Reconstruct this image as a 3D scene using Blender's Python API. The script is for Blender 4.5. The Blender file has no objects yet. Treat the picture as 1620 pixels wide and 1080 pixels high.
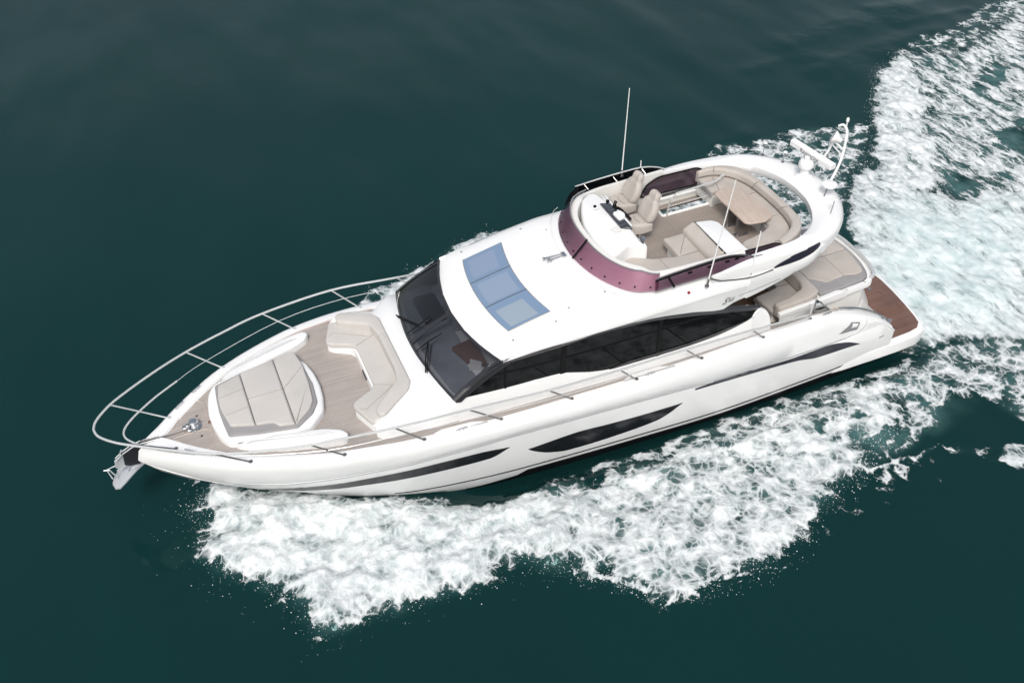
import bpy, math, random
import numpy as np
from mathutils import Matrix, Vector
rnd = random.Random(7)
SC = bpy.context.scene
COL = SC.collection
# ---------------------------------------------------------------- camera, sky, sun
TRIM = 0.027                                   # bow-down angle of the boat frame against the level sea
ROOTM = Matrix.Rotation(TRIM, 4, 'Y')
CR = [[-0.92149267, 0.38748002, -0.02665504], [0.2752543, 0.60309949, -0.74866953], [-0.27401885, -0.6972304, -0.6624073]]
CC = (17.97482, 16.85465, 18.33256)
cd = bpy.data.cameras.new('camera'); cam = bpy.data.objects.new('camera', cd); COL.objects.link(cam)
cd.sensor_width = 36; cd.lens = 1592.79 / 1620 * 36; cd.clip_start = 0.1; cd.clip_end = 5000
m3 = Matrix([[CR[0][i], -CR[1][i], -CR[2][i]] for i in range(3)])
m4 = m3.to_4x4(); m4.translation = Vector(CC)
cam.matrix_world = ROOTM @ m4
SC.camera = cam
SUN_EL, SUN_AZ = math.radians(50), math.radians(32)
w = bpy.data.worlds.new('World'); SC.world = w; w.use_nodes = True
nt = w.node_tree; bg = nt.nodes['Background']
sky = nt.nodes.new('ShaderNodeTexSky'); sky.sky_type = 'NISHITA'; sky.sun_disc = False
sky.sun_elevation = SUN_EL; sky.sun_rotation = SUN_AZ; sky.dust_density = 4.0; sky.air_density = 1.2; sky.ozone_density = 1.0
hs = nt.nodes.new('ShaderNodeHueSaturation'); hs.inputs['Saturation'].default_value = 0.48
hs.inputs['Value'].default_value = 1.0
nt.links.new(sky.outputs[0], hs.inputs['Color']); nt.links.new(hs.outputs[0], bg.inputs[0])
bg.inputs[1].default_value = 0.12
sd = bpy.data.lights.new('sun', 'SUN'); sd.energy = 1.55; sd.angle = math.radians(14); sd.color = (1, .97, .93)
sun = bpy.data.objects.new('sun', sd); COL.objects.link(sun)
sdir = Vector((math.sin(SUN_AZ) * math.cos(SUN_EL), math.cos(SUN_AZ) * math.cos(SUN_EL), math.sin(SUN_EL)))
sun.rotation_euler = sdir.to_track_quat('Z', 'Y').to_euler()
SC.view_settings.view_transform = 'Standard'; SC.view_settings.look = 'None'
SC.view_settings.exposure = 0.3; SC.view_settings.gamma = 1
SC.render.engine = 'CYCLES'

# ---------------------------------------------------------------- materials
def pmat(name, col, rough=.4, metal=0, coat=0, spec=.5, trans=0):
    m = bpy.data.materials.new(name); m.use_nodes = True
    b = m.node_tree.nodes['Principled BSDF']
    b.inputs['Base Color'].default_value = (*col, 1); b.inputs['Roughness'].default_value = rough
    b.inputs['Metallic'].default_value = metal; b.inputs['Coat Weight'].default_value = coat
    b.inputs['Coat Roughness'].default_value = .04
    b.inputs['Specular IOR Level'].default_value = spec; b.inputs['Transmission Weight'].default_value = trans
    return m
def N(m, t, **k):
    n = m.node_tree.nodes.new(t)
    for a, v in k.items():
        if a in n.inputs: n.inputs[a].default_value = v
        else: setattr(n, a, v)
    return n
def L(m, a, b): m.node_tree.links.new(a, b)
def BS(m): return m.node_tree.nodes['Principled BSDF']
def mottle(m, c1, c2, scale=3, detail=4, bump=0, bscale=40, stretch=(1, 1, 1)):
    """two-colour noise on the base colour plus a fine bump, in object space"""
    tc = N(m, 'ShaderNodeTexCoord'); mp = N(m, 'ShaderNodeMapping'); mp.inputs['Scale'].default_value = stretch
    L(m, tc.outputs['Object'], mp.inputs[0])
    n = N(m, 'ShaderNodeTexNoise', Scale=scale, Detail=detail); L(m, mp.outputs[0], n.inputs['Vector'])
    r = N(m, 'ShaderNodeValToRGB'); r.color_ramp.elements[0].position = .3; r.color_ramp.elements[1].position = .7
    r.color_ramp.elements[0].color = (*c1, 1); r.color_ramp.elements[1].color = (*c2, 1)
    L(m, n.outputs['Fac'], r.inputs[0]); L(m, r.outputs[0], BS(m).inputs['Base Color'])
    if bump:
        n2 = N(m, 'ShaderNodeTexNoise', Scale=bscale, Detail=3); L(m, mp.outputs[0], n2.inputs['Vector'])
        bp = N(m, 'ShaderNodeBump', Strength=bump, Distance=.02); L(m, n2.outputs['Fac'], bp.inputs['Height'])
        L(m, bp.outputs[0], BS(m).inputs['Normal'])
    return m
def teak(name, c1, c2, seam, pitch=.05, rough=.7, seamw=.13):
    """straight planks along X with dark caulking, weathered tint varying plank by plank"""
    m = pmat(name, c1, rough); tc = N(m, 'ShaderNodeTexCoord'); sx = N(m, 'ShaderNodeSeparateXYZ'); L(m, tc.outputs['Object'], sx.inputs[0])
    d = N(m, 'ShaderNodeMath', operation='DIVIDE'); d.inputs[1].default_value = pitch; L(m, sx.outputs['Y'], d.inputs[0])
    fr = N(m, 'ShaderNodeMath', operation='FRACT'); L(m, d.outputs[0], fr.inputs[0])
    fl = N(m, 'ShaderNodeMath', operation='FLOOR'); L(m, d.outputs[0], fl.inputs[0])
    lt = N(m, 'ShaderNodeMath', operation='LESS_THAN'); lt.inputs[1].default_value = seamw; L(m, fr.outputs[0], lt.inputs[0])
    cx = N(m, 'ShaderNodeCombineXYZ'); xd = N(m, 'ShaderNodeMath', operation='MULTIPLY'); xd.inputs[1].default_value = .5
    L(m, sx.outputs['X'], xd.inputs[0]); L(m, xd.outputs[0], cx.inputs[0])
    fm = N(m, 'ShaderNodeMath', operation='MULTIPLY'); fm.inputs[1].default_value = 7.31; L(m, fl.outputs[0], fm.inputs[0]); L(m, fm.outputs[0], cx.inputs[1])
    n1 = N(m, 'ShaderNodeTexNoise', Scale=1.0, Detail=2); L(m, cx.outputs[0], n1.inputs['Vector'])
    n2 = N(m, 'ShaderNodeTexNoise', Scale=1.6, Detail=5); L(m, tc.outputs['Object'], n2.inputs['Vector'])
    ad = N(m, 'ShaderNodeMath', operation='ADD'); L(m, n1.outputs['Fac'], ad.inputs[0]); L(m, n2.outputs['Fac'], ad.inputs[1])
    r = N(m, 'ShaderNodeMapRange'); r.inputs['From Min'].default_value = .75; r.inputs['From Max'].default_value = 1.25; L(m, ad.outputs[0], r.inputs['Value'])
    mx = N(m, 'ShaderNodeMix', data_type='RGBA'); mx.inputs[6].default_value = (*c1, 1); mx.inputs[7].default_value = (*c2, 1); L(m, r.outputs[0], mx.inputs[0])
    m2 = N(m, 'ShaderNodeMix', data_type='RGBA'); m2.inputs[7].default_value = (*seam, 1); L(m, lt.outputs[0], m2.inputs[0]); L(m, mx.outputs[2], m2.inputs[6])
    L(m, m2.outputs[2], BS(m).inputs['Base Color'])
    return m
def tint(name, col, rough=.03, gloss=.12, ior=1.5):
    """thin tinted sheet: transparent filter plus a Fresnel reflection"""
    m = bpy.data.materials.new(name); m.use_nodes = True; t = m.node_tree; t.nodes.clear()
    o = t.nodes.new('ShaderNodeOutputMaterial'); a = t.nodes.new('ShaderNodeBsdfTransparent'); a.inputs[0].default_value = (*col, 1)
    g = t.nodes.new('ShaderNodeBsdfGlossy'); g.inputs['Roughness'].default_value = rough
    f = t.nodes.new('ShaderNodeFresnel'); f.inputs[0].default_value = ior
    x = t.nodes.new('ShaderNodeMixShader'); t.links.new(f.outputs[0], x.inputs[0]); t.links.new(a.outputs[0], x.inputs[1]); t.links.new(g.outputs[0], x.inputs[2])
    t.links.new(x.outputs[0], o.inputs[0]); return m
M = {}
M['gel'] = mottle(pmat('gelcoat', (.82, .82, .81), .28, coat=.25), (.785, .79, .785), (.84, .84, .835), 1.1, 5)
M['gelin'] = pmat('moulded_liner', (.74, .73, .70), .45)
M['teak'] = teak('weathered_teak', (.455, .41, .375), (.365, .325, .30), (.19, .165, .15), .060, seamw=.20)
M['flyteak'] = teak('flybridge_teak', (.37, .32, .28), (.30, .26, .225), (.13, .105, .09), .062, seamw=.20)
M['wetteak'] = teak('wet_teak', (.205, .115, .086), (.135, .075, .057), (.045, .03, .024), .07, .32, .12)
M['dryteak'] = teak('cockpit_teak', (.20, .12, .075), (.13, .08, .05), (.04, .03, .02), .052, .5)
M['trimwood'] = pmat('deck_margin', (.47, .40, .37), .6)
M['hatchwood'] = pmat('platform_margin', (.16, .085, .06), .4)
M['bowfab'] = mottle(pmat('light_grey_upholstery', (.50, .475, .45), .85), (.49, .47, .44), (.535, .51, .485), 2.5, 4, .15, 60)
M['flyfab'] = mottle(pmat('beige_upholstery', (.45, .41, .37), .7), (.43, .39, .355), (.49, .45, .41), 2.5, 4, .15, 60)
M['greyfab'] = mottle(pmat('grey_upholstery_border', (.28, .27, .275), .85), (.27, .262, .265), (.31, .30, .305), 3, 3)
M['seam'] = pmat('cushion_seam', (.16, .14, .125), .9)
M['seamlt'] = pmat('stitched_seam', (.33, .295, .265), .9)
M['steel'] = pmat('polished_steel', (.62, .63, .64), .22, 1)
M['rail'] = pmat('bright_rail', (.80, .81, .80), .25, .55)
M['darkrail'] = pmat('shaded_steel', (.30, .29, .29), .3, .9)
M['black'] = pmat('black_gloss', (.012, .012, .014), .08, coat=1)
M['frame'] = pmat('black_frame', (.022, .022, .026), .28, coat=.4)
M['rubber'] = pmat('black_rubber', (.008, .008, .009), .5, spec=.12)
M['hullglass'] = pmat('dark_hull_glass', (.012, .013, .016), .2, spec=.3)
M['navy'] = pmat('dark_navy_band', (.018, .018, .03), .3, coat=.15)
M['groove'] = pmat('grey_groove', (.24, .245, .25), .5)
M['white'] = pmat('white_paint', (.82, .82, .82), .3, coat=.3)
M['mauve'] = tint('mauve_acrylic', (.60, .40, .50), .12)
M['darkacr'] = tint('dark_acrylic', (.05, .035, .045), .2, ior=1.2)
M['purple'] = mottle(pmat('dark_purple_glass', (.045, .03, .045), .12, coat=.6), (.035, .022, .035), (.07, .045, .06), 2, 2)
M['wsglass'] = tint('windscreen_glass', (.50, .51, .54), .05, ior=1.75)
M['sideglass'] = pmat('side_window_glass', (.005, .0055, .006), .06, spec=.22)
M['skyglass'] = pmat('blue_skylight_glass', (.18, .265, .39), .09, coat=.8)
M['blind'] = pmat('skylight_blind', (.22, .29, .41), .25, coat=.8)
M['blind2'] = pmat('skylight_blind_pale', (.28, .345, .41), .25, coat=.8)
M['blind3'] = pmat('skylight_blind_mid', (.24, .31, .42), .25, coat=.8)
M['dash'] = mottle(pmat('dashboard', (.30, .32, .35), .6), (.25, .27, .30), (.37, .39, .42), 1.5, 3)
M['cabindark'] = pmat('cabin_lining', (.05, .05, .055), .7)
M['redwood'] = pmat('reddish_veneer', (.20, .105, .08), .5)
M['tablewood'] = mottle(pmat('pale_table_veneer', (.48, .395, .33), .35, coat=.4), (.44, .355, .295), (.53, .44, .37), 2.2, 5, stretch=(6, 1, 1))
M['screen'] = mottle(pmat('instrument_screen', (.02, .021, .026), .1, coat=1), (.014, .015, .018), (.06, .065, .075), 14, 2)
M['rust'] = pmat('red_light', (.25, .02, .02), .3)
M['anchor'] = pmat('galvanised_anchor', (.62, .64, .66), .38, .45)
M['text'] = pmat('grey_lettering', (.16, .16, .17), .5)

# ---------------------------------------------------------------- object helpers
def setp(o, label=None, cat=None, kind=None, group=None):
    if label: o['label'] = label
    if cat: o['category'] = cat
    if kind: o['kind'] = kind
    if group: o['group'] = group
    return o
def mk(name, V, F, mat, parent=None, smooth=True, angle=35, bevel=0, label=None, seg=2):
    me = bpy.data.meshes.new(name); me.from_pydata([tuple(map(float, v)) for v in V], [], [tuple(f) for f in F]); me.validate(); me.update()
    import bmesh
    b = bmesh.new(); b.from_mesh(me); bmesh.ops.remove_doubles(b, verts=b.verts, dist=1e-5)
    bmesh.ops.recalc_face_normals(b, faces=b.faces); b.to_mesh(me); b.free()
    o = bpy.data.objects.new(name, me); COL.objects.link(o); me.materials.append(M[mat] if isinstance(mat, str) else mat)
    if parent: o.parent = parent
    if smooth:
        me.polygons.foreach_set('use_smooth', [True] * len(me.polygons))
        try: me.set_sharp_from_angle(angle=math.radians(angle))
        except Exception: pass
    if bevel:
        md = o.modifiers.new('edge', 'BEVEL'); md.width = bevel; md.segments = seg; md.limit_method = 'ANGLE'; md.angle_limit = math.radians(40); md.harden_normals = False
    if label: o['label'] = label
    return o
class MB:
    def __init__(s): s.V = []; s.F = []; s.parts = []
    def add(s, V, F):
        k = len(s.V); s.V += [tuple(v) for v in V]; s.F += [tuple(i + k for i in f) for f in F]; return s
    def grid(s, rows, close_u=False, close_v=False, cap=False):
        n = len(rows); m = len(rows[0]); V = [p for r in rows for p in r]; F = []
        for i in range(n if close_u else n - 1):
            for j in range(m if close_v else m - 1):
                a = i * m + j; b = i * m + (j + 1) % m; c = ((i + 1) % n) * m + (j + 1) % m; d = ((i + 1) % n) * m + j
                F.append((a, b, c, d))
        if cap: F.append(tuple(range(m - 1, -1, -1))); F.append(tuple((n - 1) * m + j for j in range(m)))
        return s.add(V, F)
    def tube(s, pts, r, n=8, cap=True, closed=False):
        P = [Vector(p) for p in pts]; rows = []; up = None
        for i, p in enumerate(P):
            a = P[i - 1] if i else (P[-1] if closed else P[0]); b = P[(i + 1) % len(P)] if (i < len(P) - 1 or closed) else P[i]
            t = (b - a).normalized()
            if up is None: up = Vector((0, 0, 1)) if abs(t.z) < .9 else Vector((1, 0, 0))
            u = (up - t * up.dot(t)).normalized(); v = t.cross(u); up = u
            rr = r[i] if isinstance(r, (list, tuple)) else r
            rows.append([tuple(p + (u * math.cos(q) + v * math.sin(q)) * rr) for q in [2 * math.pi * k / n for k in range(n)]])
        return s.grid(rows, close_u=closed, close_v=True, cap=cap and not closed)
    def lathe(s, prof, loc=(0, 0, 0), axis=(0, 0, 1), n=20):
        ax = Vector(axis).normalized(); u = ax.orthogonal().normalized(); v = ax.cross(u); c = Vector(loc)
        rows = [[tuple(c + ax * z + (u * math.cos(q) + v * math.sin(q)) * max(r, 1e-4)) for q in [2 * math.pi * k / n for k in range(n)]] for r, z in prof]
        return s.grid(rows, close_v=True, cap=True)
    def box(s, c, d, R=None):
        h = [x / 2 for x in d]; V = []
        for i in (-1, 1):
            for j in (-1, 1):
                for k in (-1, 1):
                    p = Vector((i * h[0], j * h[1], k * h[2]));
                    if R: p = R @ p
                    V.append(tuple(Vector(c) + p))
        return s.add(V, [(0, 1, 3, 2), (4, 6, 7, 5), (0, 4, 5, 1), (2, 3, 7, 6), (0, 2, 6, 4), (1, 5, 7, 3)])
    def build(s, name, mat, parent=None, **k):
        for p in s.parts: mk(name, p.V, p.F, mat, parent, **k)      # every seam is an object of its own
        if s.V: return mk(name, s.V, s.F, mat, parent, **k)
def cr(pts, n=6, closed=False):
    """Catmull-Rom through 3D or 2D points"""
    P = [np.array(p, float) for p in pts]; N_ = len(P); out = []
    for i in range(N_ if closed else N_ - 1):
        g = lambda k: P[k % N_] if closed else P[min(max(k, 0), N_ - 1)]
        a, b, c, d = g(i - 1), g(i), g(i + 1), g(i + 2)
        for k in range(n):
            t = k / n; out.append(.5 * ((2 * b) + (c - a) * t + (2 * a - 5 * b + 4 * c - d) * t * t + (3 * b - a - 3 * c + d) * t ** 3))
    if not closed: out.append(P[-1])
    return [tuple(float(x) for x in p) for p in out]
def rpoly(P, r=.08, n=4):
    """round the corners of a 2D polygon; r may be a list"""
    out = []; N_ = len(P)
    for i in range(N_):
        a, b, c = (np.array(P[k % N_][:2], float) for k in (i - 1, i, i + 1)); rr = r[i] if isinstance(r, (list, tuple)) else r
        d1 = a - b; d2 = c - b; l1 = np.hypot(*d1); l2 = np.hypot(*d2); q = min(rr, l1 * .45, l2 * .45)
        if q < 1e-3: out.append(tuple(b)); continue
        s = b + d1 / l1 * q; e = b + d2 / l2 * q
        for k in range(n + 1):
            t = k / n; out.append(tuple((1 - t) ** 2 * s + 2 * t * (1 - t) * b + t * t * e))
    return [(float(x), float(y)) for x, y in out]
def area(P): return sum(P[i][0] * P[(i + 1) % len(P)][1] - P[(i + 1) % len(P)][0] * P[i][1] for i in range(len(P))) / 2
def inset(P, d):
    if area(P) < 0: P = P[::-1]
    out = []; n = len(P)
    for i in range(n):
        a, b, c = (np.array(P[k % n], float) for k in (i - 1, i, i + 1))
        e1 = b - a; e2 = c - b; e1 /= np.hypot(*e1) + 1e-9; e2 /= np.hypot(*e2) + 1e-9
        n1 = np.array([-e1[1], e1[0]]); n2 = np.array([-e2[1], e2[0]]); m = n1 + n2; l = m @ m
        m = m * (2 / l) if l > .4 else n1
        out.append(tuple(b + m * d))
    return out
def zf(z): return z if callable(z) else (lambda x, y: z)
def pillow(mb, P, z0, z1, r=.05, seg=4, crown=0):
    """solid with a rounded upper edge over polygon P; z0, z1 numbers or functions of x, y"""
    if area(P) < 0: P = P[::-1]
    a, b = zf(z0), zf(z1); rows = [[(x, y, a(x, y)) for x, y in P]]
    for k in range(seg + 1):
        q = math.pi / 2 * k / seg; Q = inset(P, r * (1 - math.cos(q))); rows.append([(x, y, b(x, y) - r * (1 - math.sin(q))) for x, y in Q])
    k0 = len(mb.V); n = len(P); mb.grid(rows, close_v=True)
    mb.F.append(tuple(k0 + i for i in range(n - 1, -1, -1)))
    mb.F.append(tuple(k0 + (len(rows) - 1) * n + i for i in range(n)))
    return mb
def solid(name, P, z0, z1, mat, parent, r=.03, rp=0, **k):
    if rp: P = rpoly(P, rp)
    return pillow(MB(), P, z0, z1, r).build(name, mat, parent, **k)
def mir(P): return [(x, -y) for x, y in P[::-1]]
def sym(P): return P + [(x, -y) for x, y in P[::-1] if abs(y) > 1e-6]
def part(name, parent, label=None):
    o = bpy.data.objects.new(name, None); COL.objects.link(o); o.parent = parent
    if label: o['label'] = label
    return o
def seamline(mb, pts, r=.008):
    mb.parts.append(MB().tube(pts, r, 5)); return mb
import numpy as np

def sp(x, xs, ys):
    """smooth 1D interpolation (monotone-ish cubic hermite)"""
    xs=np.asarray(xs,float);ys=np.asarray(ys,float)
    if xs[0]>xs[-1]: xs=xs[::-1];ys=ys[::-1]
    x=np.clip(x,xs[0],xs[-1]);h=np.diff(xs);d=np.diff(ys)/h
    m=np.empty_like(ys);m[0]=d[0];m[-1]=d[-1]
    for i in range(1,len(ys)-1):
        m[i]=0 if d[i-1]*d[i]<=0 else (h[i-1]+h[i])*3/((2*h[i]+h[i-1])/d[i-1]+(h[i]+2*h[i-1])/d[i])
    i=np.clip(np.searchsorted(xs,x)-1,0,len(xs)-2);t=(x-xs[i])/h[i]
    return (2*t**3-3*t**2+1)*ys[i]+(t**3-2*t**2+t)*h[i]*m[i]+(-2*t**3+3*t**2)*ys[i+1]+(t**3-t**2)*h[i]*m[i+1]
SX=[1.62,1.8,2.13,2.75,3.2,3.7,4.4,6,7.5,9.2,10.9,12.6,14.4,16,17,18,19,20]
SZ=[1.08,1.25,1.52,1.87,2.06,2.20,2.30,2.31,2.29,2.31,2.38,2.47,2.60,2.68,2.68,2.66,2.62,2.58]
SYX=[1.6,4,6,8,10,13,14.5,16.1,17,18.08,18.8,19.23,19.67,20]
SYY=[2.28,2.38,2.46,2.51,2.55,2.6,2.57,2.36,2.08,1.60,1.10,.74,.32,0.03]
KYX=[1.6,3,6,10,13,14.5,16,17,18,18.6,19.2,19.7,20];KYY=[2.34,2.42,2.5,2.57,2.6,2.54,2.27,1.96,1.50,1.16,.72,.32,.02]
KZX=[1.6,3.2,6.6,8,11,13,15,16.5,18,19,20];KZZ=[1.40,1.42,1.48,1.62,1.88,2.02,2.06,2.0,1.92,1.97,2.15]
WYX=[1.6,4,8,12,14.5,16,17,18,19,20];WYY=[2.25,2.3,2.33,2.25,2.02,1.68,1.3,.85,.38,0.01]
WZX=[.9,4.2,6.3,9.2,12,15.3,17,18,20];WZZ=[.32,.21,.17,.30,.42,.58,.66,.8,1.05]
def hull_section(u):
    zs=float(sp(u,SX,SZ));yo=float(sp(u,SYX,SYY))
    ky=float(sp(u,KYX,KYY));kz=min(float(sp(u,KZX,KZZ)),zs-.12)
    wy=float(sp(u,WYX,WYY));wz=min(float(sp(u,WZX,WZZ)),kz-.3)
    yi=max(yo-.24,0.0) if u<19.5 else max(0,(yo-.24))
    f=lambda xe:u if u<14 else 14+(u-14)*(xe-14)/6
    mz=(kz+wz)/2
    v=min(1,max(0,(16.6-u)/3.5))
    P=[(f(17.6),0,wz-.95),(f(18.4),max(wy-.22*(1-v)-.07*v,0)*.97,wz-.26-.18*v),(f(19.0),wy*.985,wz-.06-.13*v),(f(19.25),wy,wz),
       (f(19.8),(ky*.55+wy*.45)+.02*min(1,wy),mz),(f(20.18),ky-.012*min(1,ky*2),kz-.02),(f(20.18),ky-.028*min(1,ky*2),kz),(f(20.18),ky+.0,kz+.03),
       (f(20.1),(ky+yo)/2+.035*min(1,yo),kz+(zs-kz)*.62),(f(20.03),yo+.012*min(1,yo),zs-.10),(f(20.0),yo-.03*min(1,yo*2),zs-.025),(f(19.97),max(yo-.09,0),zs),(f(19.8),yi+.0,zs),(f(19.75),max(yi-.01,0),zs-.05)]
    return P
def hull_surf(u,s):
    P=np.array(hull_section(u));s=min(max(s,0),len(P)-1.001);i=int(s);return P[i]+(P[i+1]-P[i])*(s-i)
def hull_at(x,z):
    """outer hull breadth y at given x,z (port)"""
    lo=x;u=x
    for _ in range(12):
        P=np.array(hull_section(u));seg=P[1:10]
        zz=seg[:,2];i=int(np.clip(np.searchsorted(zz,z)-1,0,len(zz)-2));t=(z-zz[i])/(zz[i+1]-zz[i]+1e-9)
        q=seg[i]+(seg[i+1]-seg[i])*t;u+= (x-q[0])
        if abs(x-q[0])<1e-3:break
    return q[1]
# ================================================================ the motor yacht (boat frame: x to the bow, y to port, z up)
yacht = bpy.data.objects.new('motor_yacht', None); COL.objects.link(yacht); yacht.rotation_euler = (0, TRIM, 0)
setp(yacht, 'white flybridge motor yacht speeding across dark green water, teak decks and beige seating', 'motor yacht')
Y = yacht
def zs(x): return float(sp(x, SX, SZ))
def yo(x): return float(sp(x, SYX, SYY))
def yi(x): return max(yo(x) - .24, 0)
def zd(x, y=0): return zs(x) - .05
# ---- hull
US = list(np.arange(1.62, 3.4, .12)) + list(np.arange(3.4, 14, .3)) + list(np.arange(14, 19, .2)) + list(np.arange(19, 20.001, .1))
rows = []
for u in US:
    P = hull_section(float(u)); rows.append([(x, y, z) for x, y, z in P][::-1] + [(x, -y, z) for x, y, z in P][1:])
mb = MB(); mb.grid(rows)
m = len(rows[0]); mb.F.append(tuple(range(m)))
hull = mb.build('hull', 'gel', Y, angle=42)
def hull_strip(name, up, lo, mat, side=1, off=.006, nx=48, nz=6, label=None):
    x0 = max(up[0][0], up[-1][0]); x1 = min(up[0][0], up[-1][0]); ux = [p[0] for p in up]; uz = [p[1] for p in up]; lx = [p[0] for p in lo]; lz = [p[1] for p in lo]
    rows = []
    for i in range(nx + 1):
        x = x0 + (x1 - x0) * i / nx; a = float(sp(x, lx, lz)); b = float(sp(x, ux, uz)); b = max(b, a + .002)
        rows.append([(x, side * (hull_at(x, a + (b - a) * k / nz) + off), a + (b - a) * k / nz) for k in range(nz + 1)])
    return MB().grid(rows).build(name, mat, hull, angle=60, label=label)
W1u = [(17.9, 1.40), (17.4, 1.585), (16.5, 1.69), (15.7, 1.77), (14.8, 1.82), (13.26, 1.758), (12.48, 1.612)]
W1l = [(17.9, 1.38), (17.4, 1.40), (16.9, 1.40), (15.9, 1.445), (14.9, 1.455), (13.94, 1.42), (12.95, 1.39), (12.48, 1.605)]
W2u = [(12.02, 1.286), (10.85, 1.345), (10.03, 1.262), (9.16, 1.185), (7.98, 1.125)]
W2l = [(12.02, 1.28), (11.86, 1.12), (11.43, .82), (10.94, .66), (10.2, .63), (9.27, .66), (8.63, .73), (7.98, 1.12)]
W3u = [(7.7, 1.517), (6.93, 1.527), (5.9, 1.446), (4.71, 1.375), (3.89, 1.39), (3.25, 1.257), (2.72, .996)]
W3l = [(7.7, 1.45), (6.91, 1.405), (5.73, 1.31), (4.68, 1.205), (4.08, 1.06), (3.18, 1.02), (2.72, .99)]
Bz = ([1, 4, 6.5, 9, 11, 12.6], [.10, .03, .02, .10, .20, .30])
for s in (1, -1):
    hull_strip('hull_window', W1u, W1l, 'hullglass', s, label='long tapering dark hull window near the bow')
    hull_strip('hull_window', W2u, W2l, 'hullglass', s, label='wide dark boat-shaped hull window amidships')
    hull_strip('hull_band', W3u, W3l, 'navy', s, label='long dark pointed band on the after hull side')
    kn = MB(); st = MB(); bt = MB()
    for lo, hi, mbx, wd, z in ((3.3, 19.6, kn, .016, None), (1.0, 15.3, st, .055, 'w')):
        r_ = []
        for x in np.arange(max(lo, 1.7), hi, .2):
            x = float(x); zz = min(float(sp(x, KZX, KZZ)), zs(x) - .12) - .012 if z is None else float(sp(x, WZX, WZZ)) + .02
            r_.append([(x, s * (hull_at(x, zz - wd / 2) + .005), zz - wd / 2), (x, s * (hull_at(x, zz + wd / 2) + .005), zz + wd / 2)])
        mbx.grid(r_)
    kn.build('knuckle_groove', 'groove', hull); st.build('waterline_stripe', 'black', hull)
    r_ = []
    for x in np.arange(1.7, 13.6, .25):
        P = hull_section(float(x)); a = np.array(P[1]); b = np.array(P[2]); f = .98 * min(1, (13.8 - x) / 2)
        q = b + (np.array(P[3]) - b) * .45 if x < 12 else a + (b - a) * f; off = np.array([0, .008, 0]); k = np.array(P[0]); a2 = a + (k - a) * .12
        r_.append([tuple((a2 + off) * [1, s, 1]), tuple((a + off) * [1, s, 1]), tuple((a + (b - a) * f + off) * [1, s, 1]), tuple((q + off) * [1, s, 1])])
    MB().grid(r_).build('boot_stripe', 'rubber', hull)
    # thin groove curling up round the quarter
    g = [(3.3, 1.40), (3.0, 1.44), (2.8, 1.56), (2.68, 1.72), (2.62, 1.80)]
    MB().tube([(x, s * (hull_at(x, z) + .001), z) for x, z in cr(g, 4)], .007, 5).build('quarter_groove', 'groove', hull)
# air intake in the quarter, port and starboard
def q3(x, f, s, up=.012):
    y0, y1 = yo(x) - .20, yo(x) + .02; y = y1 + (y0 - y1) * f; z = zs(x) - .02 - .10 * (1 - f) ** 2 + up
    return (x, s * y, z)
for s in (1, -1):
    hp = lambda x, z, o: (x, s * (hull_at(x, z) + o), z)
    def hquad(A, B, C, D, o):
        r_ = []
        for i in range(9):
            for_ = []
            for j in range(7):
                u_, v_ = i / 8, j / 6; p = [(A[k] * (1 - u_) + B[k] * u_) * (1 - v_) + (D[k] * (1 - u_) + C[k] * u_) * v_ for k in (0, 1)]; for_.append(hp(p[0], p[1], o))
            r_.append(for_)
        return MB().grid(r_)
    hquad((3.58, 1.66), (3.0, 1.60), (2.93, 1.80), (3.22, 1.90), .008).build('air_intake', 'groove', hull)
    hquad((3.22, 1.74), (3.04, 1.71), (3.0, 1.79), (3.18, 1.86), .016).build('intake_louvre', 'white', hull)
# ---- swim platform
pl = [(-.06, 0), (-.03, .5), (.06, 1.15), (.16, 1.75), (.24, 2.0), (.42, 2.19), (.7, 2.27), (1.3, 2.30), (2.0, 2.305), (3.0, 2.295), (4.2, 2.22), (4.2, 0)]
platform = solid('swim_platform', sym(pl), .10, .475, 'gel', Y, r=.06)
tk = [(.06, 0), (.09, .5), (.16, 1.1), (.25, 1.62), (.32, 1.88), (.50, 2.04), (.8, 2.10), (1.46, 2.13), (1.62, 2.1), (1.9, 2.0), (1.9, 0)]
solid('teak_planking', sym(tk), .46, .482, 'wetteak', platform, r=.004)
for a, b, c, d in ((.45, 1.05, .38, .62), (.35, 1.0, 1.0, 1.30), (.35, 1.0, -.62, -.38)):
    MB().tube([(a, c, .486), (b, c, .486), (b, d, .486), (a, d, .486)], .009, 4, closed=True).build('hatch_margin', 'hatchwood', platform)
solid('hatch_grating', [(.42, 1.06), (.95, 1.06), (.95, 1.26), (.42, 1.26)], .478, .488, 'hatchwood', platform, r=.004)
MB().lathe([(.05, 0), (.05, .012), (.03, .02)], (.62, .18, .482)).build('shower_cover', 'steel', platform)
# ---- decks
def strip(name, xs, fy0, fy1, fz, mat, parent, ny=8, **k):
    return MB().grid([[(x, fy0(x) + (fy1(x) - fy0(x)) * j / ny, fz(x)) for j in range(ny + 1)] for x in xs]).build(name, mat, parent, **k)
fore = strip('foredeck', list(np.arange(6.9, 19.7, .2)) + [19.7], lambda x: -yi(x), yi, lambda x: zd(x), 'teak', Y, 12)
for s in (1, -1):
    strip('side_deck', list(np.arange(3.6, 6.95, .15)), lambda x: s * 2.03, lambda x: s * yi(x), lambda x: zd(x) - (.0 if x > 4.2 else (4.2 - x) * .1), 'dryteak' if 0 else 'teak', Y, 3)
    MB().tube([(x, s * (yi(x) - .02), zd(x) + .004) for x in np.arange(7.2, 19.3, .3)], .022, 4).build('deck_margin', 'trimwood', fore)
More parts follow.
